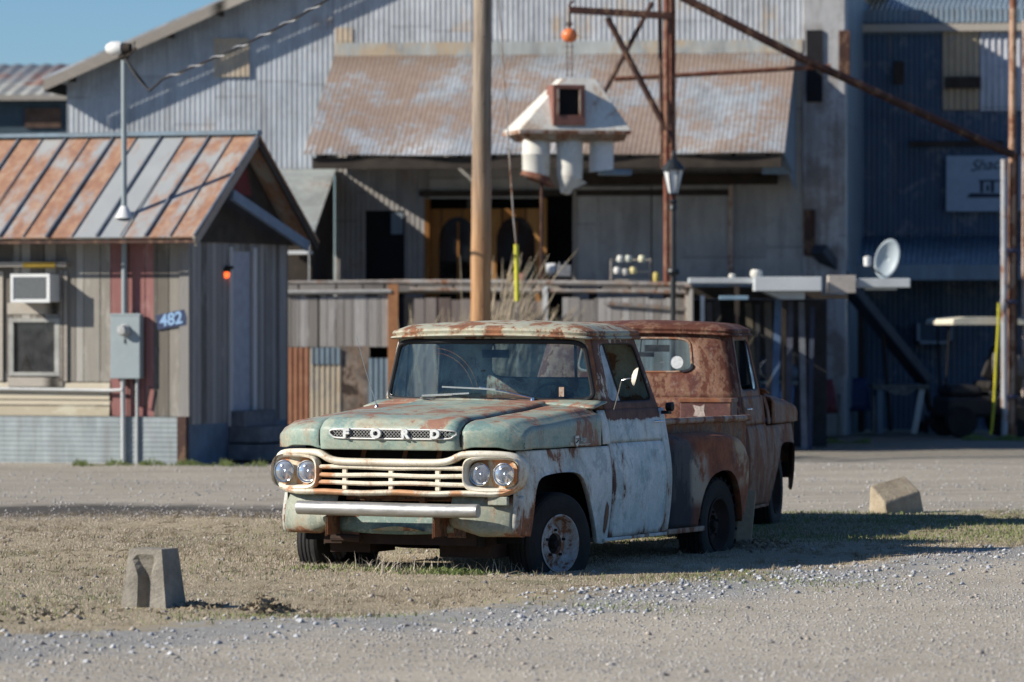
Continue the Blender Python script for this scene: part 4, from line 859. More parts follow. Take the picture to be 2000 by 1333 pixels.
# wall under the awning
zw=FB.Z(1000,365); 
hs=[(FB.X(838),FB.X(1062),0,FB.Z(1000,388)),(FB.X(714),FB.X(790),0,FB.Z(750,412)),(FB.X(1062),FB.X(1118),0,FB.Z(1000,372))]
mb=wallgrid(MB(),AW0,XR,ZA-.02,hs,0.0); mb.build('lower_wall',M['stainwall'],barn)
mb=MB(); corr(mb,lambda s:(s,-.03,0),lambda s:(s,-.03,ZA-.1),AW0,FB.X(712),(0,-1,0),.080,.0050); corr(mb,lambda s:(s,-.03,FB.Z(750,412)),lambda s:(s,-.03,ZA-.1),FB.X(712),FB.X(836),(0,-1,0),.080,.0050); corr(mb,lambda s:(s,-.03,0),lambda s:(s,-.03,ZA-.1),FB.X(792),FB.X(836),(0,-1,0),.080,.0050)
mb.build('lower_sheet',galv('lower_sheet_metal',(.30,.28,.26),rust=.42,panel=.6,metal=0,tint=.3),barn,True)
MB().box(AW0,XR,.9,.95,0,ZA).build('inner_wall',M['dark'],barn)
# header beams and big sliding door boards on the right
MB().box(FB.X(820),FB.X(1430),-.08,-.02,FB.Z(1000,384),FB.Z(1000,372)).box(FB.X(1120),FB.X(1520),-.14,-.085,FB.Z(1300,362),FB.Z(1300,340)).build('header_beam',M['darkwood'],barn)
MB().box(FB.X(1126),FB.X(1272),-.07,-.02,0,FB.Z(1200,366)).build('sliding_door',M['stainwall'],barn)
MB().box(FB.X(1275),FB.X(1425),-.06,-.02,0,FB.Z(1200,364)).build('sliding_door',M['stainwall'],barn)
MB().box(FB.X(1424),FB.X(1432),-.10,-.065,0,FB.Z(1200,364)).build('door_track_post',M['tanpipe'],barn)
MB().box(FB.X(1120),FB.X(1127),-.10,-.072,0,FB.Z(1100,372)).build('door_jamb',M['fascia'],barn)
# pair of varnished doors with arched lights
for a,b in ((838,948),(950,1062)):
    x0,x1=FB.X(a),FB.X(b); z1=FB.Z(950,408); zc=(x0+x1)/2; r=(x1-x0)*.34
    dd=thing('arched_door',None,None); dd.parent=barn
    arcp=[(zc-r,.35)]+[(zc-r*cos(PI*i/16),z1-.12-r*1.25+r*1.25*sin(PI*i/16)) for i in range(17)]+[(zc+r,.35)]
    outer=[(x0,.05)]+[(lerp(x0,x1,(1-cos(PI*i/16))/2),z1) for i in range(17)]+[(x1,.05)]
    mb=MB(); n=len(arcp); mb.loft([[(x,.06,z) for x,z in outer],[(x,.06,z) for x,z in arcp],[(x,.12,z) for x,z in arcp]],wrap=False); mb.box(x0,x1,.06,.10,0,.36)
    mb.build('door_leaf',M['orangewood'],dd)
    MB().add([(x,.11,z) for x,z in arcp],[tuple(range(n))]).build('arched_pane',M['winglass'],dd)
    MB().bar((zc,.10,.4),(zc,.10,z1-.2),.03).bar((zc-r,.10,1.5),(zc+r,.10,1.5),.03).build('glazing_bar',M['orangewood'],dd)
MB().box(FB.X(830),FB.X(839),-.05,.1,0,FB.Z(1000,388)).box(FB.X(1061),FB.X(1068),-.05,.1,0,FB.Z(1000,388)).build('door_frame',M['orangewood'],barn)
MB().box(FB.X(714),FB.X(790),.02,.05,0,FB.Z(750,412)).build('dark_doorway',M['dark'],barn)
MB().box(FB.X(765),FB.X(788),-.06,-.04,FB.Z(750,458),FB.Z(750,416)).build('window_pane',M['bluesh'],barn)
# --- recessed wing on the right
wing=thing('barn_wing','tall navy sheet metal building in shade on the right, joined to the barn','building'); FB.place(wing)
YW=4.0; X0=XR2-.1; X1=FB.X(2300,YW)
ztw=FB.Z(1900,66,YW); 
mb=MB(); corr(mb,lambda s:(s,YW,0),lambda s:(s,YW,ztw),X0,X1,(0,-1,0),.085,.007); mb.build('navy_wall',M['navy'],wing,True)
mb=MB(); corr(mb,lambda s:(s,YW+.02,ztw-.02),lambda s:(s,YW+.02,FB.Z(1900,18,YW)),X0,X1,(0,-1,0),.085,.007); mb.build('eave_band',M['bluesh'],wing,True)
zr0=FB.Z(1900,44,YW-.12)
mb=MB(); corr(mb,lambda s:(s,YW-.12,zr0),lambda s:(s,YW+6,zr0+1.15),X0,X1,(0,-.2,.98),.085,.009); mb.build('roof',M['bluesh'],wing,True,solid=.005)
MB().box(X0,X1,YW-.14,YW-.115,zr0-.14,zr0-.02).build('gutter_board',M['fascia'],wing)
for a,b,c,d,nm,col in ((1840,62,1912,215,'tan_sheet',(.40,.31,.20)),(1914,58,2300,215,'pale_sheet',(.42,.44,.48)),):
    x0,z1=FB.px(a,b,YW-.03); x1,z0=FB.px(c,d,YW-.03); mb=MB(); corr(mb,lambda s:(s,YW-.04,z0),lambda s:(s,YW-.04,z1),x0,x1,(0,-1,0),.10,.012)
    mb.build(nm,galv(nm+'_metal',col,rust=.36,metal=0,panel=.7,tint=.15),wing,True)
for a,b,c,d,nm,m in ((1638,60,1660,150,'rusty_bracket','rustdk'),(1745,120,1765,165,'wall_stain_plate','darkwood'),(1845,150,1915,172,'wall_shelf','darkwood'),(1775,276,1960,286,'wall_ledge','darkwood'),(1570,410,1592,500,'rusty_hatch','rustdk')):
    x0,z1=FB.px(a,b,YW-.2 if a>1700 else -.1); x1,z0=FB.px(c,d,YW-.2 if a>1700 else -.1); yy=YW-.16 if a>1700 else -.12
    MB().box(x0,x1,yy,yy+.05,z0,z1).build(nm,M[m],wing if a>1700 else barn,bevel=.01)
# lean-to strip roof over the wing's ground floor
xa,xb=FB.X(1650,YW-1.3),FB.X(2300,YW-1.3); zlo=FB.Z(1800,530,YW-1.3); zhi=FB.Z(1800,492,YW-.05)
mb=MB(); corr(mb,lambda s:(s,YW-1.3,zlo),lambda s:(s,YW-.03,zhi+.25),xa,xb,(0,-.3,.95),.085,.009); mb.build('canopy_sheet',M['bluesh'],wing,True,solid=.005)
MB().box(xa,xb,YW-1.33,YW-1.30,zlo-.14,zlo+.10).build('canopy_fascia',M['bluesh'],wing)
MB().box(xa,xb,YW-.2,YW-.15,zlo-.10,zlo+.1).box(xa+.2,xa+.3,YW-1.25,YW-1.15,0,zlo).box(xb-.3,xb-.2,YW-1.25,YW-1.15,0,zlo).build('canopy_posts',M['darkwood'],wing)
# sign
x0,z1=FB.px(1848,305,YW-.1); x1,z0=FB.px(2075,413,YW-.1)
sg_n=thing('wall_sign','large pale painted sign with dark lettering and a small building picture on the navy wall','sign'); FB.place(sg_n)
MB().box(x0,x1,YW-.14,YW-.09,z0,z1).build('board',plain('sign_board_paint',(.26,.34,.42),.7,var=.1),sg_n,bevel=.004)
ink=plain('sign_ink',(.02,.035,.06),.8)
text('lettering','Shack',.25,ink,sg_n,M_front(x0+.66,YW-.145,z1-.15,roll=R(5)),ext=.003,shear=.45)
pic=MB(); cx=x0+.66; 
pic.prism([(cx-.33,z0+.22),(cx+.28,z0+.22),(cx+.22,z0+.28),(cx-.28,z0+.29)],lambda a,b:(a,YW-.141,b),lambda a,b:(a,YW-.150,b))
pic.box(cx-.12,cx-.07,YW-.150,YW-.141,z0+.30,z0+.50).box(cx+.05,cx+.10,YW-.150,YW-.141,z0+.30,z0+.50).box(cx-.14,cx+.25,YW-.151,YW-.142,z0+.47,z0+.50).box(cx-.02,cx+.02,YW-.150,YW-.141,z0+.32,z0+.42)
pic.build('picture',ink,sg_n)
# --- distant shed far left
FS=Frame(-8.2,86,6)
fs=thing('distant_shed','low tin roofed shed far behind on the left with a dark wall','shed'); FS.place(fs)
xa,xb=FS.X(-300),FS.X(175); zr=FS.Z(60,127,3); ze=FS.Z(60,188,-.3)
mb=MB(); corr(mb,lambda s:(s,-.3,ze),lambda s:(s,3,zr),xa,xb,(0,-.5,.85),.28,.018); mb.build('roof',galv('distant_tin',(.34,.35,.33),rust=.46,panel=.55,tint=.3),fs,True,solid=.01)
MB().box(xa,xb,0,.1,0,ze-.02).build('wall',plain('dark_blue_boards',(.045,.07,.09),.8),fs)
MB().box(xa,xb,-.34,-.30,ze-.08,ze+.02).build('gutter',M['fascia'],fs)
MB().box(FS.X(50),FS.X(120),-.05,-.01,FS.Z(80,250),FS.Z(80,212)).build('shutter',plain('brown_shutter',(.09,.055,.04),.8,var=.5),fs)
# --- small grey roofed lean-to between cabin and barn
lt=thing('garden_shed','plain grey tin lean-to roof between the cabin and the barn wall','shed'); FB.place(lt)
ys_=-3.0; hx=FB.X(657,-.06); hz=FB.Z(657,331,-.06); lx_=FB.X(612,ys_); lz_=FB.Z(612,462,ys_); wx_=FB.X(440,-.06)
MB().add([(wx_,ys_,lz_),(lx_,ys_,lz_),(hx,-.06,hz),(wx_,-.06,hz)],[(0,1,2,3)]).build('roof',galv('plain_grey_tin',(.34,.36,.34),rust=.36,panel=3,tint=.1,rs=.7),lt,solid=.03)
MB().add([(lx_-.06,ys_+.1,0),(lx_-.06,ys_+.1,lz_-.04),(hx-.06,-.08,hz-.05),(hx-.06,-.08,0)],[(0,1,2,3)]).build('side_wall',M['darkwood'],lt,solid=.03)
MB().box(wx_,lx_-.1,ys_+.1,ys_+.13,0,lz_-.06).build('front_wall',M['darkwood'],lt)
v_=FB.px(560,494,ys_-.3); w__=FB.px(602,490,ys_-.3)
MB().box(v_[0],w__[0],ys_-.3,ys_+.05,v_[1]-.02,v_[1]+.03).build('shelf',M['white'],lt)
# ---------------- the cabin ----------------
D0=CH*FPX/(905-HOR); FH=Frame((365-1000)/FPX*D0,D0,20)
hut=thing('cabin','weathered plank cabin with a standing seam tin roof streaked with orange rust','cabin'); FH.place(hut)
HX=lambda p,Y=0:FH.X(p,Y); HZ=lambda p,q,Y=0:FH.Z(p,q,Y)
XL_=HX(-260); SD_=3.17; zsk=HZ(200,813); zev=HZ(200,470)
GREY=[(.07,.065,.058),(.155,.14,.12),(.26,.245,.215),(.40,.385,.355)]
M['hutplank']=planks('cabin_planks',GREY,pw=.155)
M['hutplank2']=planks('cabin_planks_side',[(.09,.085,.08),(.16,.15,.14),(.24,.23,.22),(.33,.32,.31)],pw=.17,axis='Y')
M['redplank']=planks('faded_red_planks',[(.20,.09,.085),(.32,.16,.15),(.38,.25,.235)],pw=.22,wear=.7)
M['creamsid']=planks('cream_lap_siding',[(.34,.30,.22),(.45,.40,.31),(.52,.47,.38)],pw=.21,axis='Z',stretch=(.08,1,1))
wx0,wx1=HX(20),HX(117); wz0,wz1=HZ(60,735),HZ(60,622)
mb=MB()
for a,b,c,d in ((XL_,HX(20),HZ(10,745),zev+.15),(wx0,wx1,wz1,zev+.15),(wx1,HX(215),HZ(10,745),zev+.15),(HX(300),0,zsk,zev+.15)): mb.box(a,b,0,.03,c,d)
mb.build('plank_wall',M['hutplank'],hut)
MB().box(HX(215),HX(300),0,.028,zsk,zev+.15).build('red_panel',M['redplank'],hut)
mb=MB()
n_=2
for k in range(2):
    z0=zsk+(HZ(10,747)-zsk)*k/2; z1=zsk+(HZ(10,747)-zsk)*(k+1)/2
    mb.add([(XL_,-.028,z0),(HX(215),-.028,z0),(HX(215),-.006,z1),(XL_,-.006,z1),(XL_,.03,z0),(HX(215),.03,z0)],[(0,1,2,3),(0,4,5,1)])
mb.build('lap_siding',M['creamsid'],hut)
mb=MB(); rows=[]
for i in range(120):
    z=lerp(-.05,zsk-.006,i/119); y=-.035+.0014*cos(2*PI*z/.06); rows.append([(XL_,y,z),(HX(350),y,z)])
mb.loft(rows,wrap=False).build('skirting',galv('grey_skirting',(.25,.285,.295),rust=.30,panel=4,metal=.1,tint=.05,axis='X'),hut,True)
MB().box(HX(349),HX(366),-.05,.03,-.05,zsk).build('corner_post',M['rustdk'],hut)
MB().box(-.09,.035,-.022,.05,zsk,zev).build('corner_board',planks('corner_board_grey',[(.20,.19,.18),(.30,.29,.27)],pw=.3),hut)
# window with frame, torn curtain, AC
win=thing('window',None,None); win.parent=hut
mb=MB()
for a,b,c,d in ((wx0-.01,wx0+.06,wz0,wz1),(wx1-.06,wx1+.01,wz0,wz1),(wx0+.06,wx1-.06,wz1-.05,wz1),(wx0+.06,wx1-.06,wz0,wz0+.05)): mb.box(a,b,-.035,.0,c,d)
mb.build('frame',plain('window_frame_paint',(.30,.30,.28),.8,var=.3),win,bevel=.004)
MB().box(wx0+.06,wx1-.06,.005,.01,wz0+.05,wz1-.05).build('pane',glass('dirty_pane',(.75,.76,.76),.12,(.25,.25,.25)),win)
MB().grid(lambda u,v:(lerp(wx0+.08,wx1-.07,u),.05+.012*sin(u*30),lerp(wz0+.05+.22*max(0,1-abs(u-.22)/.2),wz1-.05,v)),[i/40 for i in range(41)],[i/6 for i in range(7)]).build('curtain',plain('grey_curtain',(.30,.31,.33),.9,var=.2),win,True)
MB().box(wx0,wx1,.15,.18,wz0-.1,wz1).build('inside',M['dark'],win)
MB().box(wx0-.02,wx1+.05,-.03,-.002,wz0-.13,wz0-.015).build('sill',M['fascia'],win)
ax0,ax1=HX(22,-.33),HX(96,-.33); az0,az1=HZ(60,590,-.33),HZ(60,537,-.33)
ac=thing('window_air_conditioner','white boxed window air conditioner jutting from the cabin wall','air conditioner'); FH.place(ac)
MB().box(ax0,ax1,-.32,0.0,az0,az1).build('casing',M['white'],ac,bevel=.012)
MB().box(ax0+.05,ax1-.05,-.328,-.323,az0+.04,az1-.04).build('grille',plain('dark_coil',(.10,.11,.115),.6,var=.4,scale=60),ac)
MB().box(ax0-.01,ax1+.01,-.335,-.322,az0-.01,az0+.025).box(ax0-.01,ax1+.01,-.335,-.322,az1-.03,az1+.01).box(ax0-.01,ax0+.03,-.335,-.322,az0+.025,az1-.03).box(ax1-.03,ax1+.01,-.335,-.322,az0+.025,az1-.03).build('bezel',M['white'],ac,bevel=.003)
mb=MB().box(HX(-20),HX(136),-.10,-.002,HZ(60,522),HZ(60,512)); mb.build('window_hood',M['fascia'],hut)
MB().box(HX(45,-.1),HX(108,-.1),-.106,-.1005,HZ(60,524,-.1),HZ(60,513,-.1)).build('yellow_strip',plain('yellow_ochre_paint',(.42,.27,.04),.7),hut)
MB().box(HX(15),HX(120),-.01,-.002,HZ(60,614),HZ(60,592)).build('infill_board',M['fascia'],hut)
for p in (0,117,126): MB().box(HX(p),HX(p+7 if p!=117 else 124),-.03,-.003,HZ(60,745),HZ(60,530)).build('window_trim',M['fascia'],hut)
# side wall (gable end, in shade) with door
mb=MB(); doorY=(1.32,1.98)
sz=zsk; ridgeY=1.50; ZR=HZ(300,268,ridgeY)
def roofz(y): return lerp(zev+.0,ZR-.05,min(1,max(0,(y+.30)/(ridgeY+.30)))) if y<=ridgeY else lerp(ZR-.05,zev,(y-ridgeY)/(ridgeY+.3))
for a,b in ((.03,doorY[0]),(doorY[1],SD_)):
    mb.add([(0,a,sz-.1),(0,b,sz-.1),(0,b,roofz(b)),(0,a,roofz(a))],[(0,1,2,3)])
zd=HZ(470,492,1.9); mb.add([(0,doorY[0],zd),(0,doorY[1],zd),(0,doorY[1],roofz(doorY[1])),(0,ridgeY,roofz(ridgeY)),(0,doorY[0],roofz(doorY[0]))],[(0,1,2,3,4)])
fix_normals(mb.build('side_wall',M['hutplank2'],hut,solid=.03)); MB().add([(.045,-.3,zev-.02),(.045,ridgeY*2+.3,zev-.02),(.045,ridgeY,ZR-.06)],[(0,1,2)]).build('gable_shade_panel',M['darkwood'],hut)  # dark triangle stands in for the deep shade under the gable
MB().box(-.03,.0,doorY[0],doorY[1],sz-.15,zd).build('side_door',plain('pale_blue_door',(.30,.32,.37),.7,var=.2),hut)
for a in (doorY[0]-.10,doorY[1]): MB().box(.02,.05,a,a+.10,sz-.15,zd+.05).build('door_casing',planks('white_casing',[(.40,.40,.40),(.55,.55,.55)],pw=.5,axis='Y'),hut)
MB().box(-.01,.012,.04,SD_,-.05,sz-.10).build('side_skirting',plain('blue_grey_skirting',(.10,.14,.19),.8,var=.35,scale=3),hut)
for k,(y0,y1,z) in enumerate(((1.25,2.3,.62),(1.25,2.5,.42),(1.2,2.7,.20))): 
    st_=MB().box(.02,.24+.22*k,y0,y1,z-.2,z).build('concrete_step',plain('step_concrete_%d'%k,(.12,.13,.145),.9,var=.5,bump=.5),None,bevel=.01); FH.place(st_); tag(st_,('top','middle','lowest')[k]+' tread of the grey steps at the cabin side door','step','steps to the cabin door')
MB().box(XL_,.02,SD_-.03,SD_,0,zev).box(XL_,XL_+.03,0,SD_,0,zev).build('rear_wall',M['hutplank'],hut)
# red stop lamp by the door
lm=thing('red_lamp','small glowing red round lamp beside the cabin side door','lamp'); FH.place(lm)
ly,lz=1.15,HZ(442,537,1.15)
lx=FH.px(442,537,1.15)[0]
MB().box(.02,.12,ly-.02,ly+.02,lz+.07,lz+.11).tube([(.10,ly,lz+.10),(lx,ly,lz+.05)],.012).lathe([(.001,.09),(.05,.08),(.06,.05),(.055,.035)],'z',14,(lx,ly,lz)).build('hood',M['darkwood'],lm,True)
rg=G('red_glow',.4); rg.set('Base Color',(.9,.10,.02)); rg.set('Emission Color',(1,.13,.03)); rg.b.inputs['Emission Strength'].default_value=1.6
MB().lathe([(.001,.045),(.03,.035),(.045,0),(.03,-.035),(.001,-.045)],'z',16,(lx,ly,lz)).build('bulb',rg.m,lm,True)
# roof: front slope, back slope, standing seams
ov=.34; yF=-.46; ze_=HZ(200,465,yF); XRr=ov
seam=.665
def hroof():
    g=G('cabin_tin',.6,.15,.35); x=g.math('DIVIDE',g.sep(0),seam); idx=g.math('FLOOR',x); wn=g.white(idx); wn2=g.white(g.math('ADD',idx,7.3))
    base=g.mix(wn,(.36,.38,.38),(.50,.48,.42)); base=g.mix(g.math('MULTIPLY',g.noise(2,6,.6),.4),base,(.20,.23,.27))
    m=g.math('ADD',g.math('MULTIPLY',g.noise(1.3,8,.68,vec=g.map((2.2,1,.5))),.75),g.math('MULTIPLY',wn2,.25)); m=g.math('ADD',m,-.015)
    mk=g.math('MULTIPLY',g.sm(m,.47,.62),.9); rc=g.ramp(g.noise(6,8,.7,vec=g.map((1.5,1,.5))),[(.3,(.24,.11,.065)),(.5,(.36,.18,.10)),(.7,(.46,.31,.20))])
    g.set('Base Color',g.mix(mk,base,rc)); g.bump(g.noise(3,3,.5),.4,.02); return g.m
M['hutroof']=hroof()
mb=MB(); mb.add([(XL_-.2,yF,ze_),(XRr,yF,ze_),(XRr,ridgeY,ZR),(XL_-.2,ridgeY,ZR)],[(0,1,2,3)]); yB=ridgeY*2-yF
mb.add([(XRr,yB,ze_),(XL_-.2,yB,ze_),(XL_-.2,ridgeY,ZR-.002),(XRr,ridgeY,ZR-.002)],[(0,1,2,3)])
rf=mb.build('roof',M['hutroof'],hut,solid=.02)
k=0; x=XRr-.02
sm_=plain('seam_metal',(.16,.18,.21),.55,.3,var=.35)
while x>XL_-.2:
    big=k%2==0; MB().bar((x+.006*math.sin(k*5),yF-.01-.02*(k%3==0),ze_+.022),(x+.008*math.sin(k*3+1),ridgeY,ZR+.022),.026 if big else .011,.036 if big else .014).build('roof_seam',sm_,hut); x-=seam/2 if True else seam; k+=1
MB().bar((XL_-.2,ridgeY,ZR+.04),(XRr,ridgeY,ZR+.04),.16,.05).build('ridge_cap',M['bluesh'],hut)
MB().bar((XL_-.2,yF+.01,ze_-.05),(XRr-.02,yF+.01,ze_-.05),.025,.035).build('eave_board',M['rustdk'],hut)
for ya,sgn in ((yF,1),(yB,-1)):
    MB().bar((XRr-.03,ya,ze_-.06),(XRr-.03,ridgeY,ZR-.06),.03,.12).build('barge_board',M['fascia'] if sgn>0 else M['darkwood'],hut)
MB().bar((XRr-.06,ridgeY-.75,ze_+.55),(XRr+.02,yB-.45,ze_-.06),.05,.13).build('porch_rafter',plain('blue_rafter_paint',(.15,.20,.27),.7,var=.2),hut)
MB().add([(.07,ridgeY-.35,ZR-.75),(.07,ridgeY+.35,ZR-.75),(.07,ridgeY+.1,ZR-.25),(.07,ridgeY-.1,ZR-.25)],[(0,1,2,3)]).build('gable_panel',plain('dark_red_board',(.12,.02,.02),.8),hut,solid=.02)
# electric meter, mast, conduits
mx0,mx1=HX(215,-.15),HX(273,-.15); mz0,mz1=HZ(240,740,-.15),HZ(240,614,-.15)
mt=thing('electric_meter_box','pale grey electric meter cabinet on the cabin red boards with a round meter','meter box'); FH.place(mt)
gb=plain('grey_enamel',(.25,.295,.31),.5,var=.08)
MB().box(mx0,mx1,-.15,-.03,mz0,mz1).build('cabinet',gb,mt,bevel=.008)
MB().box(mx0-.008,mx1+.008,-.156,-.14,mz1-.02,mz1+.008).build('lid',gb,mt,bevel=.003)
mc=((mx0+mx1)/2+.0,mz1-.20)
MB().lathe([(.001,-.27),(.05,-.265),(.066,-.24),(.068,-.18),(.078,-.175),(.080,-.15),(.001,-.15)],'y',24,(mc[0],0,mc[1])).build('meter',plain('meter_glass_grey',(.36,.37,.36),.25,var=.3,scale=20),mt,True)
MB().bar((mc[0],-.155,mc[1]-.10),(mc[0],-.16,mc[1]-.16),.012).build('lock_tag',M['darkwood'],mt)
def roofplane(y): return ze_+(y-yF)/(ridgeY-yF)*(ZR-ze_)
ms=thing('service_mast','tall grey conduit mast rising from the meter through the cabin roof with cables on top','mast'); FH.place(ms)
px_=HX(243,-.09); zt_=HZ(238,118,-.09)
MB().tube([(px_,-.09,mz1),(px_-.005,-.09,zt_)],.035,12).build('pipe',gb,ms,True)
MB().lathe([(.12,-.02),(.085,.04),(.045,.12),(.036,.13)],'z',18,(px_,-.09,roofplane(-.09)+.02)).build('flashing',M['white'],ms,True)
MB().lathe([(.04,0),(.07,.03),(.06,.12),(.02,.16),(.001,.16)],'z',14,(px_-.005,-.09,zt_)).bar((px_,-.12,zt_+.02),(px_+.18,-.14,zt_+.14),.03).build('weatherhead',M['darkwood'],ms,True)
P0=Vector((px_,-.12,zt_+.05)); hk=Vector((HX(292,-.4),-.4,HZ(292,178,-.4)))
for j in range(3):
    pts=[P0.lerp(hk,t)+Vector((.05*j*sin(PI*t),0,(-.04-.04*j)*sin(PI*t))) for t in [i/10 for i in range(11)]]; MB().tube(pts,.011,6).build('drip_loop',M['rubber'],ms,True)
pts=[Vector((HX(292,-.4),-.4,HZ(292,178,-.4))),Vector((HX(318,-.4),-.4,HZ(318,155,-.4)))]
endp=Vector((HX(760,-4),-4.,HZ(760,-75,-4)))
cab=[pts[1].lerp(endp,t)-Vector((0,0,.10*sin(PI*t))) for t in [i/24 for i in range(25)]]
cb_=MB().tube(pts+cab[1:],.016,6).build('overhead_cable',M['rubber'],None,True); FH.place(cb_); tag(cb_,'twisted overhead power cable running up from the cabin mast across the barn gable','cable')
cc=[]
for i in range(0,200):
    t=i/199; c_=pts[1].lerp(endp,t)-Vector((0,0,.10*sin(PI*t))); a=t*60; cc.append(c_+Vector((0,.02*cos(a),.02*sin(a))))
o=MB().tube(cc,.009,5).build('bare_neutral',M['alum'],cb_,True)
fl=thing('flood_light','white flood lamp with a dark bracket on top of the cabin mast','flood light'); FH.place(fl)
fx_,fz_=FH.px(232,95,-.12)
MB().lathe([(.001,-.17),(.05,-.16),(.085,-.10),(.09,.0),(.075,.05),(.001,.06)],'x',18,(fx_,-.12,fz_)).build('lamp_head',M['white'],fl,True)
MB().lathe([(.05,.06),(.07,.08),(.06,.16),(.001,.18)],'x',14,(fx_,-.12,fz_)).tube([(fx_+.1,-.12,fz_),(fx_+.16,-.1,fz_-.06),(px_,-.09,zt_+.1)],.018,8).tube([(fx_+.16,-.12,fz_+.02),(fx_+.22,-.12,fz_+.08),(fx_+.2,-.12,fz_-.05),(fx_+.12,-.12,fz_-.08)],.008).build('bracket',M['darkwood'],fl,True)
cd=thing('conduit_run','grey conduit pipes dropping from the meter box to the ground','conduit'); FH.place(cd)
MB().tube([(HX(240,-.08),-.08,mz0),(HX(241,-.08),-.08,.0)],.030,10).build('riser',plain('pale_conduit',(.40,.42,.42),.5,var=.15),cd,True)
MB().tube([(HX(268,-.06),-.06,mz0),(HX(268,-.06),-.06,.0)],.022,10).build('riser',plain('pale_conduit_b',(.36,.38,.38),.5,var=.15),cd,True)
MB().tube([(XL_,-.07,HZ(60,758,-.07)),(HX(215,-.07),-.07,HZ(200,763,-.07)),(HX(240,-.1),-.10,HZ(240,762,-.1))],.022,10).build('cross_pipe',plain('cross_pipe_grey',(.44,.45,.45),.5,var=.2),cd,True)
MB().tube([(HX(262,-.05),-.05,mz0),(HX(262,-.05),-.05,mz0-.3),(HX(285,-.05),-.05,mz0-.35),(HX(292,-.05),-.05,mz0-.1)],.014,8).build('flex_cable',M['rubber'],cd,True)
# 482 sign
nx,nz=FH.px(334,625,-.03); ns=thing('house_number_sign','small dark blue number board reading 482, tilted on the cabin planks','sign'); FH.place(ns)
mb=MB(); ca,sa=cos(R(9)),sin(R(9)); q=[(-.20,-.095),(.19,-.095),(.21,.0),(.19,.10),(-.20,.085)]
mb.prism(q,lambda a,b:(nx+a*ca-b*sa,-.002,nz+a*sa+b*ca),lambda a,b:(nx+a*ca-b*sa,-.026,nz+a*sa+b*ca)); mb.build('board',plain('number_board_navy',(.03,.045,.10),.6,var=.3),ns)
text('digits','482',.205,plain('pale_blue_digit_paint',(.24,.38,.58),.6,var=.05),ns,M_front(nx-.005,-.030,nz,roll=R(9)),ext=.003,off=.006,shear=.12)
# ---------------- yard: fences, poles, derrick, clutter ----------------
FF=Frame(0,64.,3)      # fence line
def fp(f,a,b,Y=0): x,z=f.px(a,b,Y); return x,z
M['fplank']=planks('fence_planks',[(.17,.15,.135),(.27,.25,.23),(.36,.34,.32),(.46,.45,.44)],pw=.16,seed=4)
M['steelrail']=worn('weathered_pipe_rail',[(.12,.10,.09),(.26,.24,.22),(.42,.41,.39)],rust=.44,rs=3,seed=31,chip=.1)
fe=thing('plank_fence','grey upright plank fence with corrugated sheet patches below, left of the utility pole','fence'); FF.place(fe)
x0,x1=FF.X(556),FF.X(764)
def jag(mb,x0,x1,z0,z1,y,w=.155,jit=.03,seed=1):
    r=random.Random(seed); x=x0
    while x<x1-.01:
        ww=min(w*(.8+.5*r.random()),x1-x); a=r.uniform(-jit,jit); mb.box(x+.004,x+ww-.004,y-.012,y+.012,z0,z1+a); x+=ww
    return mb
jag(MB(),x0,x1,FF.Z(660,678),FF.Z(660,577),0,seed=3).build('planks',M['fplank'],fe)
M['rustsheet']=galv('rusted_sheet',(.22,.12,.08),rust=.60,rs=1.2,panel=3,metal=0,tint=0,rustcols=[(0,(.12,.05,.03)),(.5,(.30,.13,.07)),(1,(.42,.24,.14))])
M['tansheet']=galv('tan_sheet_low',(.42,.36,.27),rust=.45,rs=1.1,panel=3,metal=0,tint=0,rustcols=[(0,(.30,.22,.14)),(1,(.46,.36,.24))])
for a,b,t,m in ((556,606,679,'rustsheet'),(606,668,681,'tansheet'),(720,764,700,'bluesh')):
    xa,xb=FF.X(a),FF.X(b); mb=MB(); corr(mb,lambda s:(s,-.03,0),lambda s:(s,-.03,FF.Z(600,t)),xa,xb,(0,-1,0),.075,.005); mb.build('sheet_panel',M[m],fe,True)
mb=MB(); xa,xb=FF.X(608),FF.X(664); corr(mb,lambda s:(s,-.045,FF.Z(600,712)),lambda s:(s,-.045,FF.Z(600,679)),xa,xb,(0,-1,0),.075,.005); mb.build('sheet_panel',M['bluesh'],fe,True)
MB().box(FF.X(664),FF.X(722),-.02,.0,0,FF.Z(600,676)).build('burnt_board',worn('burnt_mottled_board',[(.05,.04,.035),(.16,.13,.11),(.34,.31,.28)],rust=.45,rs=3,seed=33,chip=.3,rustcols=[(0,(.02,.016,.014)),(1,(.06,.04,.035))]),fe)
MB().box(FF.X(758),FF.X(778),-.05,.05,0,FF.Z(770,556)).build('orange_post',plain('orange_brown_post',(.36,.17,.08),.8,var=.25,bump=.2),fe)
fe2=thing('plank_fence','grey upright plank fence half hidden by dry reeds, right of the utility pole','fence'); FF.place(fe2)
jag(MB(),FF.X(806),FF.X(1072),.0,FF.Z(900,586),0,seed=5).build('planks',planks('brownish_planks',[(.13,.10,.09),(.21,.17,.15),(.28,.25,.23)],pw=.16,seed=9),fe2)
jag(MB(),FF.X(1098),FF.X(1338),.0,FF.Z(1200,584),0,w=.20,seed=6).build('planks',M['fplank'],fe2)
MB().box(FF.X(778),FF.X(806),-.02,.02,0,FF.Z(780,580)).build('dark_gap_board',M['dark'],fe2)
MB().box(FF.X(1060),FF.X(1070),-.06,-.02,0,FF.Z(1060,560)).build('pale_post',M['white'],fe2)
MB().box(FF.X(1338),FF.X(1350),-.05,.05,0,FF.Z(1340,556)).build('end_post',M['tanpipe'],fe2)
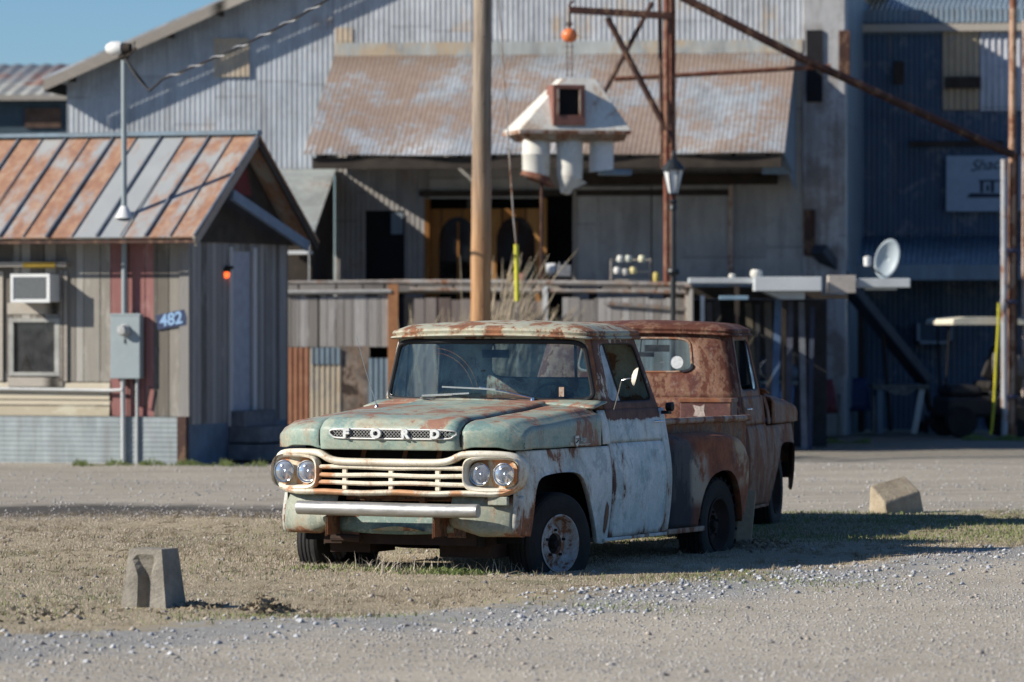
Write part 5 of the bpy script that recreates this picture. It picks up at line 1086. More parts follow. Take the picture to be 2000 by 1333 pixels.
MB().bar((FF.X(1180),-.04,FF.Z(1180,592)),(FF.X(1340),-.04,FF.Z(1340,604)),.03,.05).build('loose_batten',M['steelrail'],fe2)
r1=MB().tube([(FF.X(556),-.03,FF.Z(560,572)),(FF.X(765),-.03,FF.Z(765,570))],.038,10); rl=r1.build('pipe_rail',plain('pale_pipe',(.38,.37,.35),.5,.3,var=.3),fe,True)
MB().tube([(FF.X(556),-.0,FF.Z(560,553)),(FF.X(765),-.0,FF.Z(765,551))],.03,10).build('pipe_rail',M['steelrail'],fe,True)
MB().tube([(FF.X(765),-.0,FF.Z(765,552)),(FF.X(1000),-.0,FF.Z(1000,552)),(FF.X(1344),-.0,FF.Z(1344,557))],.042,10).build('pipe_rail',M['steelrail'],fe2,True)
MB().tube([(FF.X(800),-.02,FF.Z(800,566)),(FF.X(1210),-.02,FF.Z(1210,570)),(FF.X(1338),-.02,FF.Z(1338,572))],.030,10).build('pipe_rail',M['steelrail'],fe2,True)
# yard enclosure behind the fence: low deck that carries the clutter
dk=thing('timber_deck','raised grey timber deck behind the fence in front of the barn doors','deck'); FF.place(dk)
zd_=FF.Z(1000,556,3); mb=MB().box(FF.X(560,.4),FF.X(1345,.4),.4,5.6,zd_-.12,zd_-.02).build('boards',M['shadewood'],dk)
ps=MB()
for p in (600,900,1150,1330): MB().box(FF.X(p,.5),FF.X(p,.5)+.12,.45,.57,0,zd_-.12).build('post',M['darkwood'],dk)
# utility pole
up=thing('utility_pole','tall round wooden utility pole, orange where the bark is worn, standing behind the green pickup','utility pole')
pb=at(937,900,57.6); ptop=at(944,-260,57.6); pb.z=-.2
def pole_mat():
    g=G('pole_wood',.85,0,.15); gr=g.noise(16,8,.7,vec=g.map((1,1,.05))); c=g.ramp(gr,[(.3,(.10,.07,.05)),(.5,(.27,.20,.14)),(.65,(.38,.30,.22))])
    up_=g.ramp(gr,[(.3,(.12,.105,.09)),(.6,(.33,.29,.245))]); k=g.sm(g.math('ADD',g.sep(2),g.math('MULTIPLY',g.noise(2,5,.6),1.6)),3.0,5.2)
    c=g.mix(g.math('MULTIPLY',g.math('SUBTRACT',1.,k),.8),g.mix(.5,c,up_),g.ramp(gr,[(.3,(.24,.11,.045)),(.6,(.50,.28,.13))])); g.set('Base Color',c); g.bump(gr,.8,.03); return g.m
MB().tube([pb.lerp(ptop,i/30) for i in range(31)],[lerp(.138,.108,i/30)+.003*math.sin(i*1.9) for i in range(31)],24).build('pole',pole_mat(),up,True)
for k in range(6):
    p=pb.lerp(ptop,.28+.11*k); MB().tube([p+Vector((.02,-.13,0)),p+Vector((.03,-.16,0))],.008,6).build('staple',M['rustdk'],up)
gw=thing('guy_wire','steel guy wire with a yellow plastic sleeve near the ground, right of the utility pole','guy wire')
g0=at(1016,905,57.0); g0.z=0; g1=at(1008,478,57.1); g2=at(1003,430,57.15); g3=at(972,-40,57.4)
MB().tube([g0,g1,g2,g3],.009,6).build('wire',M['steelrail'],gw,True)
MB().tube([g0.lerp(g1,.74),g1],.03,8).build('sleeve',plain('yellow_plastic',(.50,.47,.04),.5,var=.15),gw,True)
# dry reeds
def reeds(name,cx,y,w,n,h0,h1,lean,mat,label):
    r=random.Random(11); mb=MB()
    for i in range(n):
        x=cx+r.gauss(0,w); yy=y+r.uniform(-.4,.4); h=r.uniform(h0,h1); l=r.gauss(lean,.10)*h
        a=Vector((x,yy,0)); b=Vector((x+l*.45,yy,h*.6)); c=Vector((x+l*.9,yy+.02,h*.86)); d=Vector((x+l*1.25,yy+.03,h))
        mb.tube([a,b,c,d],[.004,.003,.005+.008*r.random(),.002],4,cap=False)
        for q in range(3):
            t=r.uniform(.15,.8); s=a.lerp(b,t); e=s+Vector((r.uniform(-.35,.35),r.uniform(-.1,.1),r.uniform(-.1,.25))); mb.add([s,s+Vector((0,0,.012)),e],[(0,1,2)])
    o=mb.build(name,mat,None,True); tag(o,label,None,None,'stuff')
reedm=grassmat('dry_reeds',[(.16,.125,.08),(.28,.23,.16),(.38,.32,.23),(.46,.41,.32)])
reeds('dry_reeds',-.12,62.9,.46,620,1.0,2.0,.10,reedm,'tall dry tan reeds growing against the fence beside the utility pole')
reeds('dry_reeds',-.30,62.6,.12,40,2.2,2.75,.12,reedm,'tallest wispy pale reeds leaning right beside the utility pole')
# derrick
def P(a,b,D): return at(a,b,D)
DD=66.
dr=thing('pipe_derrick','rusty brown steel pipe derrick with a boom, braces and a long raking pipe','derrick')
t=MB().tube([P(1308,1000,DD)*1,P(1308,-60,DD)],.055,10); 
def gp(a,D): v=at(a,620,D); v.z=0; return v
MB().tube([gp(1302,DD),P(1302,-60,DD)],.045,10).build('mast_pipe',M['rustpipe'],dr,True)
MB().tube([gp(1316,DD+.1),P(1313,-60,DD+.1)],.045,10).build('mast_pipe',M['rustpipe'],dr,True)
MB().tube([P(1287,-60,DD+.3),P(1294,330,DD+.3)],.03,8).build('tie_rod',M['rustdk'],dr,True)
MB().bar(P(1111,20,DD),P(1312,32,DD),.10,.10).build('boom',M['rustdk'],dr,bevel=.01)
MB().tube([P(1186,35,DD),P(1314,278,DD)],.045,8).build('brace',M['rustdk'],dr,True)
MB().tube([P(1274,5,DD+.2),P(1178,185,DD+.2)],.035,8).build('brace',M['rustdk'],dr,True)
MB().tube([P(1330,-6,DD-.1),P(1560,112,DD-.1),P(1978,303,DD+1.2)],.062,10).build('raking_pipe',M['rustdk'],dr,True)
MB().tube([P(1200,155,DD+.6),P(1622,130,DD+1.)],.035,8).build('cross_pipe',M['rustpipe'],dr,True)
MB().tube([P(1113,22,DD),P(1112,10,DD),P(1120,2,DD)],.02,6).build('boom_hook',M['rustdk'],dr,True)
# right mast: rusty pipe with a white pipe strapped to it, and a ladder
rm=thing('pipe_mast','tall rusty pipe mast at the right edge, peeling white on its lower half','mast')
DM=68.5
MB().tube([gp(1974,DM),P(1979,-80,DM)],.055,10).build('rusty_pipe',worn('mast_rust',[(.30,.17,.11),(.40,.25,.17),(.50,.36,.26)],rust=.5,rs=4,seed=41,chip=.1),rm,True)
MB().tube([gp(1962,DM-.1),P(1961,312,DM-.1)],.050,10).build('white_pipe',worn('peeling_white_pipe',[(.24,.25,.27),(.34,.355,.375),(.42,.43,.44)],rust=.44,rs=5,seed=42,chip=.1),rm,True)
MB().bar(gp(1983,DM+.02),P(1986,300,DM+.02),.05).build('angle_iron',M['rustdk'],rm)
for y in (490,590,775): MB().lathe([(.13,-.03),(.14,0),(.13,.03)],'z',16,P(1970,y,DM)).build('strap',plain('dark_strap',(.05,.05,.09),.7),rm)
ld=thing('steel_ladder','thin steel ladder standing at the far right edge beside the pipe mast','ladder')
MB().tube([gp(1998,DM+.4),P(2001,40,DM+.4)],.03,8).tube([gp(2052,DM+.4),P(2054,40,DM+.4)],.03,8).build('rail',M['tanpipe'],ld,True)
for k in range(18):
    z=.3+.3*k; a=gp(1999,DM+.4); b=gp(2053,DM+.4); a.z=b.z=z; MB().tube([a,b],.014,6).build('rung',M['rustdk'],ld,True)
ym=thing('yellow_hose','yellow hose hanging down the foot of the pipe mast','hose')
MB().tube([P(1951,592,68.2),P(1950,640,68.2),P(1946,700,68.2),P(1942,780,68.2),P(1937,838,68.2),P(1934,850,68.2)],.022,8).build('hose',plain('yellow_hose_rubber',(.46,.42,.03),.5,var=.3),ym,True)
# hoist + hopper
DH=64.5
ho=thing('chain_hoist','round orange chain hoist hanging from the boom of the derrick','hoist')
c_=P(1112,70,DH)
MB().lathe([(.001,-.10),(.06,-.09),(.10,-.05),(.115,0),(.10,.05),(.06,.09),(.001,.10)],'z',20,c_).build('housing',plain('orange_hoist_paint',(.66,.17,.05),.4,var=.3,scale=14,spec=.5),ho,True)
MB().tube([P(1112,24,DH),P(1113,48,DH),c_+Vector((0,0,.1))],.018,8).tube([c_+Vector((0,0,.12)),c_+Vector((.04,0,.16)),c_+Vector((0,0,.2)),c_+Vector((-.04,0,.16)),c_+Vector((0,0,.12))],.014,6).build('top_hook',M['rustdk'],ho,True)
mb=MB()
for j,xx in enumerate((1108,1117)):
    a=P(xx,84,DH); b=P(xx,150,DH); n=12
    for i in range(n):
        p=a.lerp(b,(i+.5)/n); mb.tube([p+Vector((.014*cos(q) if i%2 else 0,0 if i%2 else .014*cos(q),.026*sin(q))) for q in [k*PI/3 for k in range(6)]],.006,4,closed=True)
mb.build('chain',M['rustdk'],ho)
hp=thing('hopper','cream pyramid hopper with a square brown framed opening and three spouts, hanging from the hoist','hopper'); FHp=Frame(at(1112,600,DH).x,DH,-12)
FHp.place(hp)
def hq(a,b,Y=0): x,z=FHp.px(a,b,Y); return x,z
zt=hq(1112,155)[1]; zb=hq(1112,262)[1]; xt=.27; xb0=hq(1012,262,-.5)[0]; xb1=hq(1226,262,-.4)[0]
mb=MB(); top=[(-.14,-.18),(.34,-.18),(.34,.22),(-.14,.22)]; bot=[(xb0,-.62),(xb1-.0,-.62),(xb1,.55),(xb0,.55)]
sk=[(x*.90+.02,y*.86,zb-.34) for x,y in bot]
mb.loft([[(x,y,zt) for x,y in top],[(x,y,zb+.03) for x,y in bot]]); mb.add([(x,y,zt) for x,y in top],[(0,1,2,3)])
mb.build('hood',M['offwhite'],hp,bevel=.012)
MB().loft([[(x,y,zb+.03) for x,y in bot],[(x,y,zb-.02) for x,y in bot]],cap=True).build('rim_plate',M['tanpipe'],hp)
MB().loft([[(x*.93+.01,y*.93,zb-.02) for x,y in bot],[(x*.86+.04,y*.80,zb-.11) for x,y in bot]],cap=True).build('lower_bin',worn('brown_bin_sheet',[(.10,.065,.04),(.22,.16,.11),(.40,.36,.30)],rust=.5,rs=3,seed=51),hp)
a0,z1=hq(1078,166,-.55); a1,z0=hq(1141,246,-.55)
mb=MB()
fw=.06
for A,B,Cc,D_2 in ((a0,a0+fw,z0,z1),(a1-fw,a1,z0,z1),(a0+fw,a1-fw,z1-fw,z1),(a0+fw,a1-fw,z0,z0+.14)): mb.box(A,B,-.62,-.20,Cc,D_2)
mb.build('opening_box',plain('brown_frame_paint',(.22,.10,.075),.7,var=.25,bump=.2),hp,bevel=.006)
MB().box(a0+fw,a1-fw,-.585,-.57,z0+.14,z1-fw).build('dark_opening',M['void'],hp)
for A,B,Cc,D_2 in ((a0+fw,a0+fw+.025,z0+.14,z1-fw),(a1-fw-.025,a1-fw,z0+.14,z1-fw)): MB().box(A,B,-.63,-.60,Cc,D_2).build('opening_trim',M['tanpipe'],hp)
for a,b0,b1,r,kind in ((1047,272,352,.190,'flare'),(1111,272,352,.180,'boot'),(1176,268,334,.170,'boot2')):
    x,z1=hq(a,b0,-.25); _,z0=hq(a,b1,-.25); sp_=thing('spout',None,None); sp_.parent=hp
    if kind=='flare':
        MB().lathe([(r*.55,.03),(r*.85,.01),(r*1.02,-.05),(r*1.03,-.20),(r*1.07,-.215),(r*1.02,-.23),(r,z0-z1+.1),(r*.9,z0-z1+.04)],'z',24,(x,-.25,z1)).build('tube',M['offwhite'],sp_,True)
        MB().loft([[(x+r*1.0*cos(q)*1.0,-.25+r*sin(q),z0+.08-.05*cos(q)) for q in [k*PI/10 for k in range(20)]],[(x+.02+r*1.28*cos(q),-.25+r*1.1*sin(q),z0-.02-.09*cos(q)) for q in [k*PI/10 for k in range(20)]]]).build('rusty_skirt',M['rustpipe'],sp_,True,solid=.01)
        MB().tube([(x+.08,-.25,z0-.02),(x+.07,-.25,0)],.022,8).build('drop_pipe',M['rustdk'],sp_,True)
    elif kind=='boot':
        MB().lathe([(r*.5,.03),(r*.85,.01),(r*1.03,-.06),(r*1.03,-.25),(r,z0-z1+.06)],'z',24,(x,-.30,z1)).build('tube',M['offwhite'],sp_,True)
        n=20; ring=lambda rr,dx,z,sl:[(x+dx+rr*cos(2*PI*k/n),-.30+rr*sin(2*PI*k/n),z+sl*cos(2*PI*k/n)) for k in range(n)]
        MB().loft([ring(r,0,z0+.06,0),ring(r*.95,.01,z0-.0,.02),ring(r*.55,-.03,z0-.12,.06),ring(.03,-.01,z0-.20,.01)],cap=True).add([(x+.05,-.42,z0+.04),(x+.24,-.34,z0-.04),(x+.02,-.36,z0-.14)],[(0,1,2)]).build('pointed_boot',M['offwhite'],sp_,True)
    else:
        n=20; MB().loft([[(x+r*cos(2*PI*k/n),-.2+r*sin(2*PI*k/n),z1) for k in range(n)],[(x+r*cos(2*PI*k/n),-.2+r*sin(2*PI*k/n),z0-.02+.10*(1+cos(2*PI*k/n))*.2) for k in range(n)]],cap=True).build('tube',M['white'],sp_,True)
        MB().box(x-.02,x+.42,-.3,-.05,z0-.06,z0+.02).build('tray',M['bluesh'],sp_,bevel=.01)
# street lamp
DL=63.2
sl_=thing('street_lamp','black cast iron street lamp with a tapered white lantern in front of the rusty derrick','street lamp')
b=at(1315,620,DL); X_,Y_=b.x,b.y; bk=plain('black_iron',(.012,.016,.018),.45,var=.3,spec=.5); Zl=lambda y:CH-(y-HOR)/FPX*DL
ld_=zd_
MB().lathe([(.13,0),(.13,.05),(.09,.10),(.07,.35),(.085,.37),(.06,.42)],'z',16,(X_,Y_,0)).tube([(X_,Y_,.4),(X_,Y_,Zl(395))],[.045,.032],12).lathe([(.03,-.12),(.055,-.10),(.05,-.05),(.03,-.03),(.06,0),(.03,.04)],'z',14,(X_,Y_,Zl(395))).lathe([(.03,0),(.075,.02),(.09,.06),(.075,.10),(.03,.12)],'z',14,(X_,Y_,Zl(540))).build('post',bk,sl_,True)
MB().lathe([(.065,0),(.135,Zl(333)-Zl(378))],'z',6,(X_,Y_,Zl(378))).build('lantern_glass',plain('milky_glass',(.62,.64,.64),.25,var=.15),sl_)
cg=MB()
for k in range(6):
    a=2*PI*k/6; cg.bar((X_+.068*cos(a),Y_+.068*sin(a),Zl(378)),(X_+.14*cos(a),Y_+.14*sin(a),Zl(333)),.016)
cg.lathe([(.03,-.03),(.075,-.01),(.075,.0)],'z',6,(X_,Y_,Zl(378))).lathe([(.165,0),(.165,.02),(.10,.10),(.05,.15),(.03,.17),(.035,.20),(.012,.26),(.001,.30)],'z',12,(X_,Y_,Zl(333))).build('lantern_cap',bk,sl_)
# clutter on the deck, read against the barn doors
YD=66.0
def onD(a,b,D=YD): v=at(a,b,D); return v
eng=thing('small_engine','small white and grey engine standing on the deck rail','engine'); v=onD(1090,545,64.3)
MB().lathe([(.001,-.09),(.085,-.09),(.09,-.02),(.085,.04),(.001,.05)],'x',16,(v.x-.08,v.y,v.z+.13)).build('white_drum',M['white'],eng,True)
MB().box(v.x-.02,v.x+.18,v.y-.1,v.y+.1,v.z+.03,v.z+.19).box(v.x-.0,v.x+.03,v.y-.1,v.y+.1,v.z+.19,v.z+.23).box(v.x+.08,v.x+.13,v.y-.05,v.y+.05,v.z+.19,v.z+.24).build('block',plain('grey_engine_block',(.28,.28,.28),.5,.4,var=.5,scale=20),eng,bevel=.01)
MB().box(v.x-.16,v.x+.2,v.y-.12,v.y+.12,v.z-.02,v.z+.03).tube([(v.x-.14,v.y,v.z+.15),(v.x-.20,v.y,v.z+.33)],.018).build('mount',M['dark'],eng,bevel=.005)
def jar(a,b,r,h,col,label,cat,D=64.3,name='pot'):
    v=onD(a,b,D); o=MB().lathe([(.001,0),(r*.8,0),(r,h*.3),(r*.95,h*.8),(r*.7,h),(r*.72,h*1.05),(.001,h*1.02)],'z',14,v).build(name,plain(name+'_%d'%a,col,.5,var=.15),None,True); tag(o,label,cat,None); return o
jar(997,551,.045,.13,(.42,.30,.15),'tan pot on the fence rail behind the guy wire','pot',63.99)
jar(1020,550,.05,.11,(.22,.06,.06),'dark red pot on the fence rail right of the guy wire','pot',63.99)
sh=thing('plant_shelf','two tiered grey metal shelf carrying pale ornaments behind the fence','shelf'); s0=onD(1192,553,65.); s1=onD(1272,505,65.)
for zz in (s0.z+.03,s0.z+.15,s1.z-.03): MB().box(s0.x,s1.x,s0.y,s0.y+.25,zz,zz+.02).build('shelf_board',M['fascia'],sh)
for xx in (s0.x,s1.x-.02): MB().box(xx,xx+.02,s0.y-.01,s0.y+.26,s0.z-.02,s1.z).build('end_frame',M['steelrail'],sh)
for i,(a,b,cl) in enumerate(((1212,510,(.55,.56,.52)),(1228,510,(.45,.48,.42)),(1254,510,(.58,.56,.40)),(1206,533,(.58,.57,.54)),(1237,533,(.55,.48,.24)),(1222,536,(.38,.38,.36)))):
    jar(a,b+2,.055,.09,cl,['pale grey ornament at the left of the shelf top','greenish grey ornament in the middle of the shelf top','cream ornament at the right of the shelf top','white ornament at the left of the lower shelf','yellow ornament on the right of the lower shelf','dull grey ornament in the middle of the lower shelf'][i],'ornament',64.9,'ornament')
jar(1282,551,.05,.13,(.45,.36,.10),'small yellow figure on the rail left of the derrick mast','ornament',64.0,'ornament')
# stacked gutters / lumber on the yard rack to the right
zz=lambda y,D:CH-(y-HOR)/FPX*D
def beam(name,a0,a1,y0,y1,D,dep,mat,label,cat,group=None):
    A=at(a0,y0,D); B=at(a1,y1,D); o=MB().box(A.x,B.x,D,D+dep,B.z,A.z).build(name,mat,None,bevel=.008); tag(o,label,cat,group); return o
wz=plain('weathered_white_board',(.45,.48,.49),.6,var=.2,scale=2)
beam('white_plank',1346,1476,543,554,62.5,.5,wz,'thin white plank at the left end of the board pile above the yard','plank')
beam('white_plank',1474,1605,541,569,62.0,.5,plain('white_board_b',(.50,.53,.54),.5,var=.12,scale=2),'wide white board in the middle of the pile above the yard','plank')
o=MB(); A=at(1490,570,62.2); B=at(1572,585,62.2); o.prism([(A.x,A.z),(B.x,A.z),(B.x,B.z),(A.x+.25,B.z)],lambda a,b:(a,62.2,b),lambda a,b:(a,62.9,b)); o=o.build('chute_tray',wz); tag(o,'pale slanted tray hanging beneath the wide white board','tray')
beam('concrete_block',1618,1672,538,573,62.3,.35,plain('tan_block',(.36,.33,.30),.9,var=.2,bump=.2),'tan block between the white boards above the yard','block')
beam('white_plank',1673,1778,544,562,62.6,.4,wz,'white board sticking out to the right of the tan block','plank')
beam('white_plank',1690,1752,562,567,62.7,.3,wz,'thinner board under the right hand white board','plank')
beam('blue_batten',1405,1462,578,586,62.0,.1,plain('light_blue_batten',(.20,.30,.38),.6),'short light blue batten nailed beneath the white planks','plank')
sf=thing('plank_fence','grey plank side fence added to shade the yard, running back toward the barn','fence')  # added return that blocks low sun from the left
fx0=at(1352,600,62.).x; fm_=MB()
yy_=61.9
while yy_<69.4: fm_.box(fx0-.012,fx0+.012,yy_,yy_+.17,0,2.16+.03*math.sin(yy_*7)); yy_+=.185
fm_.build('planks',planks('side_fence_planks',[(.15,.14,.13),(.24,.23,.21),(.32,.31,.29)],pw=.185,axis='Y'),sf)
sr=thing('shed_roof','low flat dark roof added to shade the cluttered yard behind the white boards','roof')  # added slab that keeps the sun off the clutter below
MB().box(fx0-.05,at(1612,600,62.2).x,62.95,69.3,2.19,2.215).build('sheet',M['darkwood'],sr)
MB().box(fx0-.05,at(1612,600,62.2).x,62.95,63.05,2.10,2.19).box(fx0-.05,at(1612,600,62.2).x,69.1,69.2,2.10,2.19).build('joist',M['darkwood'],sr)
rk=thing('yard_rack','dark timber rack holding up the white boards beside the fence','rack')
for a in (1440,1532):
    v=at(a,556 if a<1470 else 572,62.4); MB().box(v.x-.03,v.x+.03,62.45,62.52,0,v.z-.01).build('upright',M['darkwood'] if a!=1370 else M['white'],rk)
a_=at(1352,560,62.5); b_=at(1660,575,62.5); MB().box(a_.x,b_.x,62.3+.6,62.3+.68,b_.z-.06,b_.z-.005).build('beam',M['darkwood'],rk)
v=at(1371,580,62.3); o=MB().box(v.x-.025,v.x+.03,62.2,62.25,0,zz(578,62.3)).build('white_post',M['white']); tag(o,'slim white post standing just right of the fence end','post')
r=random.Random(5)
for i,(a,t,h,cl) in enumerate(((1385,590,0,(.11,.10,.10)),(1400,588,0,(.06,.055,.05)),(1462,592,0,(.10,.085,.06)),(1480,596,0,(.05,.05,.05)),(1500,590,0,(.09,.08,.07)),(1521,585,0,(.10,.16,.26)),(1545,588,0,(.07,.075,.10)),(1566,590,0,(.14,.15,.17)),(1588,600,0,(.04,.05,.08)))):
    A=at(a,t,62.9); w_=.06+.04*r.random(); o=MB().bar((A.x+r.uniform(-.12,.12),62.6,0),(A.x,63.0,A.z),w_,.025).build('leaning_board',plain('leaning_board_%d'%i,cl,.9,var=.4,scale=4))
    tag(o,['grey board leaning at the left end of the yard rack','nearly black board second from the left of the yard rack','brownish board leaning beside the red pickup roof','black narrow board under the wide white board','dark brown board under the slanted tray','blue painted board hanging under the slanted tray','dull slate board right of the blue one','pale grey board under the white boards right end','darkest navy board at the right end of the rack'][i],'board','boards leaning on the yard rack')
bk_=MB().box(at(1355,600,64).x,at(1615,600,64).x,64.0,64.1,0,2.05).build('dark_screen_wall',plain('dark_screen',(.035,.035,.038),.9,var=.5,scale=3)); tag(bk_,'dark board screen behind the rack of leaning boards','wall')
# satellite dish
sd=thing('satellite_dish','pale round satellite dish with its feed arm mounted beyond the white boards','satellite dish'); v=at(1733,506,63.); sd.location=v
d_=MB(); n=28; d_.loft([[ (q*.165*cos(2*PI*k/n),.02-.06*q*q,q*.28*sin(2*PI*k/n)) for k in range(n)] for q in (1.0,.8,.6,.4,.2,.02)]); o=d_.build('reflector',plain('dish_grey',(.36,.42,.45),.45,var=.05),sd,True,solid=.008); o.rotation_euler=(0,R(17),R(-10))
MB().tube([(-.04,.06,-.24),(-.18,-.15,-.16),(-.27,-.22,-.06)],.012,6).build('feed_arm',M['darkwood'],sd,True)
MB().lathe([(.001,-.08),(.05,-.07),(.055,.05),(.001,.07)],'z',12,(-.29,-.24,-.03)).build('feed_horn',M['white'],sd,True)
MB().tube([(.02,.1,-.1),(.03,.12,-.42)],.025,8).build('mount',M['darkwood'],sd,True)
jar(1477,542,.085,.10,(.62,.60,.54),'chunky cream pot on the white boards','pot',62.2,'pot')
jar(1430,544,.05,.06,(.55,.53,.48),'small pale pot on the thin white plank','pot',62.6,'pot')
# sloping auger
ag=thing('grain_auger','long dark blue grey auger chute sloping down in front of the navy wing','auger'); A=at(1598,486,69.6); B=at(1805,742,71.6)
MB().bar(A,B,.24,.16).build('chute',plain('auger_steel',(.035,.045,.06),.6,var=.3),ag,bevel=.02)
MB().tube([B,B+Vector((.1,0,-.5))],.05,8).tube([A.lerp(B,.6),at(1740,842,71.2)*1],.03,8).build('leg',M['darkwood'],ag,True)
# wall air conditioner under canopy
v0=at(1788,672,73.2); v1=at(1857,632,73.2); a2=thing('wall_air_conditioner','square blue grey unit framed on the navy wall under the canopy','air conditioner')
MB().box(v0.x,v1.x,73.0,73.5,v0.z,v1.z).build('casing',plain('ac_navy',(.03,.05,.08),.6),a2)
for A_ in ((v0.x,v0.x+.05,v0.z,v1.z),(v1.x-.05,v1.x,v0.z,v1.z),(v0.x,v1.x,v0.z,v0.z+.05)): MB().box(A_[0],A_[1],72.94,73.0,A_[2],A_[3]).build('frame_bar',M['bluesh'],a2)
# golf cart
GC=Frame(at(1880,620,69.2).x,69.2,-8)
gc=thing('golf_cart','dark golf cart with a cream canopy beside the pipe mast in the shade','golf cart'); GC.place(gc)
zc=CH-(628-HOR)/FPX*69.2
MB().loft([[(x*sx+.25,y*.62,zc+dz) for x,y in ((-.55,-1),(.55,-1),(.75,-.4),(.75,.6),(.5,1),(-.5,1),(-.75,.5),(-.75,-.5))] for sx,dz in ((.98,-.05),(1.0,-.02),(.97,.03),(.6,.065),(.02,.07))]).build('canopy',plain('cream_canopy',(.62,.58,.46),.6,var=.15),gc,True)
for x in (-.28,.75): MB().tube([(x,-.35,zc-.03),(x-.05,-.3,.7)],.016,6).tube([(x,.45,zc-.03),(x+.05,.5,.7)],.016,6).build('canopy_post',M['dark'],gc,True)
MB().box(-.35,.85,-.5,.5,.30,.62).box(-.3,.2,-.45,.45,.62,.78).box(.3,.8,-.45,.45,.60,.72).build('body',plain('cart_black',(.02,.02,.022),.5),gc,bevel=.08)
MB().box(.28,.55,-.45,.45,.72,.84).bar((.70,0,.75),(.88,0,1.22),.9,.10,up=(0,1,0)).build('seat',plain('cart_seat',(.025,.022,.02),.6,var=.4),gc,bevel=.03)
MB().grid(lambda u,v:(lerp(.35,.95,u),-.5+.08*sin(u*9),lerp(.95,1.25,v)-.1*u+.05*sin(u*12)),[i/10 for i in range(11)],[0,.5,1]).build('grey_blanket',plain('grey_blanket',(.16,.15,.14),.9,var=.4,scale=20),gc,True,solid=.03)
for x in (-.15,.72):
    for y in (-.52,.52):
        wl=MB().lathe([(.001,-.06),(.10,-.06),(.22,-.07),(.24,-.04),(.24,.04),(.22,.07),(.10,.06),(.001,.06)],'y',24,(x,y,.24)); wl.build('wheel',M['tyre'],gc,True)
# work table, chairs, barrels, junk
tb=thing('work_table','low work table with a mottled grey top and one pale leg','table'); D4=71.3
T0=at(1702,752,D4); T1=at(1812,752,D4); zt2=T0.z
MB().box(T0.x,T1.x,D4-.3,D4+.5,zt2-.06,zt2).add([(T0.x+.05,D4-.31,zt2-.0),(T1.x-.1,D4-.31,zt2),(T1.x-.35,D4-.34,zt2-.16),(T0.x+.3,D4-.34,zt2-.14)],[(0,1,2,3)]).build('top',plain('mottled_table_cloth',(.15,.15,.13),.9,var=.6,scale=20),tb)
for a,sl,mm in ((1716,0,M['bluesh']),(1798,-.12,M['offwhite']),):
    x=at(a,760,D4).x; MB().bar((x+sl,D4-.25,0),(x,D4-.25,zt2-.06),.09,.05).build('leg',mm,tb)
for a in (1716,1798): x=at(a,760,D4).x; MB().bar((x,D4+.42,0),(x,D4+.42,zt2-.06),.06,.05).build('leg',M['darkwood'],tb)
def chair(a,D,col,label):
    ch=thing('tube_chair',label,'chair',group='metal lawn chairs in the yard'); v=at(a,620,D); ch.location=(v.x,v.y,0)
    fm=plain('tube_frame_%d'%a,(.16,.16,.15),.4,.5)
    for s in (-.26,.26): MB().tube([(s,-.25,0),(s,-.27,.40),(s,-.20,.60),(s,-.05,.64),(s,.2,.60),(s,.30,.30),(s,.34,0)],.013,6).build('side_frame',fm,ch,True)
    MB().grid(lambda u,v:(lerp(-.23,.23,u),lerp(-.24,.20,v),.40-.04*v),[0,.5,1],[0,.5,1]).build('seat',plain('chair_seat_%d'%a,col,.5,var=.2),ch,True,solid=.02)
    MB().grid(lambda u,v:(lerp(-.23,.23,u)*(1-.2*v*v),.20+.18*v,lerp(.40,.86,v)),[i/6 for i in range(7)],[i/6 for i in range(7)]).build('backrest',plain('chair_back_%d'%a,col,.5,var=.2),ch,True,solid=.02)
chair(1606,69.2,(.14,.03,.035),'dull red metal lawn chair next to the blue bin')
chair(1672,70.9,(.02,.035,.10),'dark blue metal lawn chair left of the work table')
bn=thing('blue_bin','blue plastic bin with a pale lid behind the red pickup bonnet','bin'); v0=at(1480,860,64.); 
xx=at(1512,700,64).x; zt3=zz(752,64)
MB().loft([[(xx+sx*w_,64+sy*w_*.9,z) for sx,sy in ((-1,-1),(1,-1),(1,1),(-1,1))] for w_,z in ((.22,0),(.27,zt3))],cap=True).build('tub',plain('blue_plastic',(.035,.10,.26),.5,var=.2),bn,bevel=.03)
MB().box(xx-.31,xx+.31,63.70,64.3,zt3,zt3+.06).build('lid',plain('blue_grey_lid',(.12,.17,.20),.6,var=.2),bn,bevel=.02)
sk_=thing('stuffed_sack','two bulging blue grey sacks heaped on the bin lid','sack'); 
def blob(mb,c,rx,ry,rz_,s):
    r=random.Random(s); rows=[]
    for j in range(1,10):
        th_=PI*j/10; rows.append([(c[0]+rx*sin(th_)*cos(p)*(1+.12*math.sin(3*p+s)),c[1]+ry*sin(th_)*sin(p),c[2]+rz_*cos(th_)*(1+.12*math.sin(4*p+s))) for p in [2*PI*k/18 for k in range(18)]])
    return mb.loft(rows,cap=True)
blob(MB(),(xx-.08,64,zt3+.22),.20,.18,.18,1).build('sack_body',plain('slate_sack',(.10,.12,.16),.8,var=.3,bump=.3),sk_,True)
blob(MB(),(xx+.17,64,zt3+.17),.17,.16,.13,4).build('sack_body',plain('blue_sack',(.07,.11,.16),.8,var=.3,bump=.3),sk_,True)
wp=MB().box(at(1582,650,69).x,at(1603,650,69).x,69,69.1,0,zz(655,69)).build('pale_board',plain('pale_blue_board',(.22,.27,.34),.8,var=.3)); tag(wp,'upright pale blue board between the bin and the navy wall','board')
bf=thing('lawn_mower','dark push mower lying by the golf cart under the canopy','mower'); v=at(1850,820,71.5); bf.location=(v.x-.1,v.y,0)
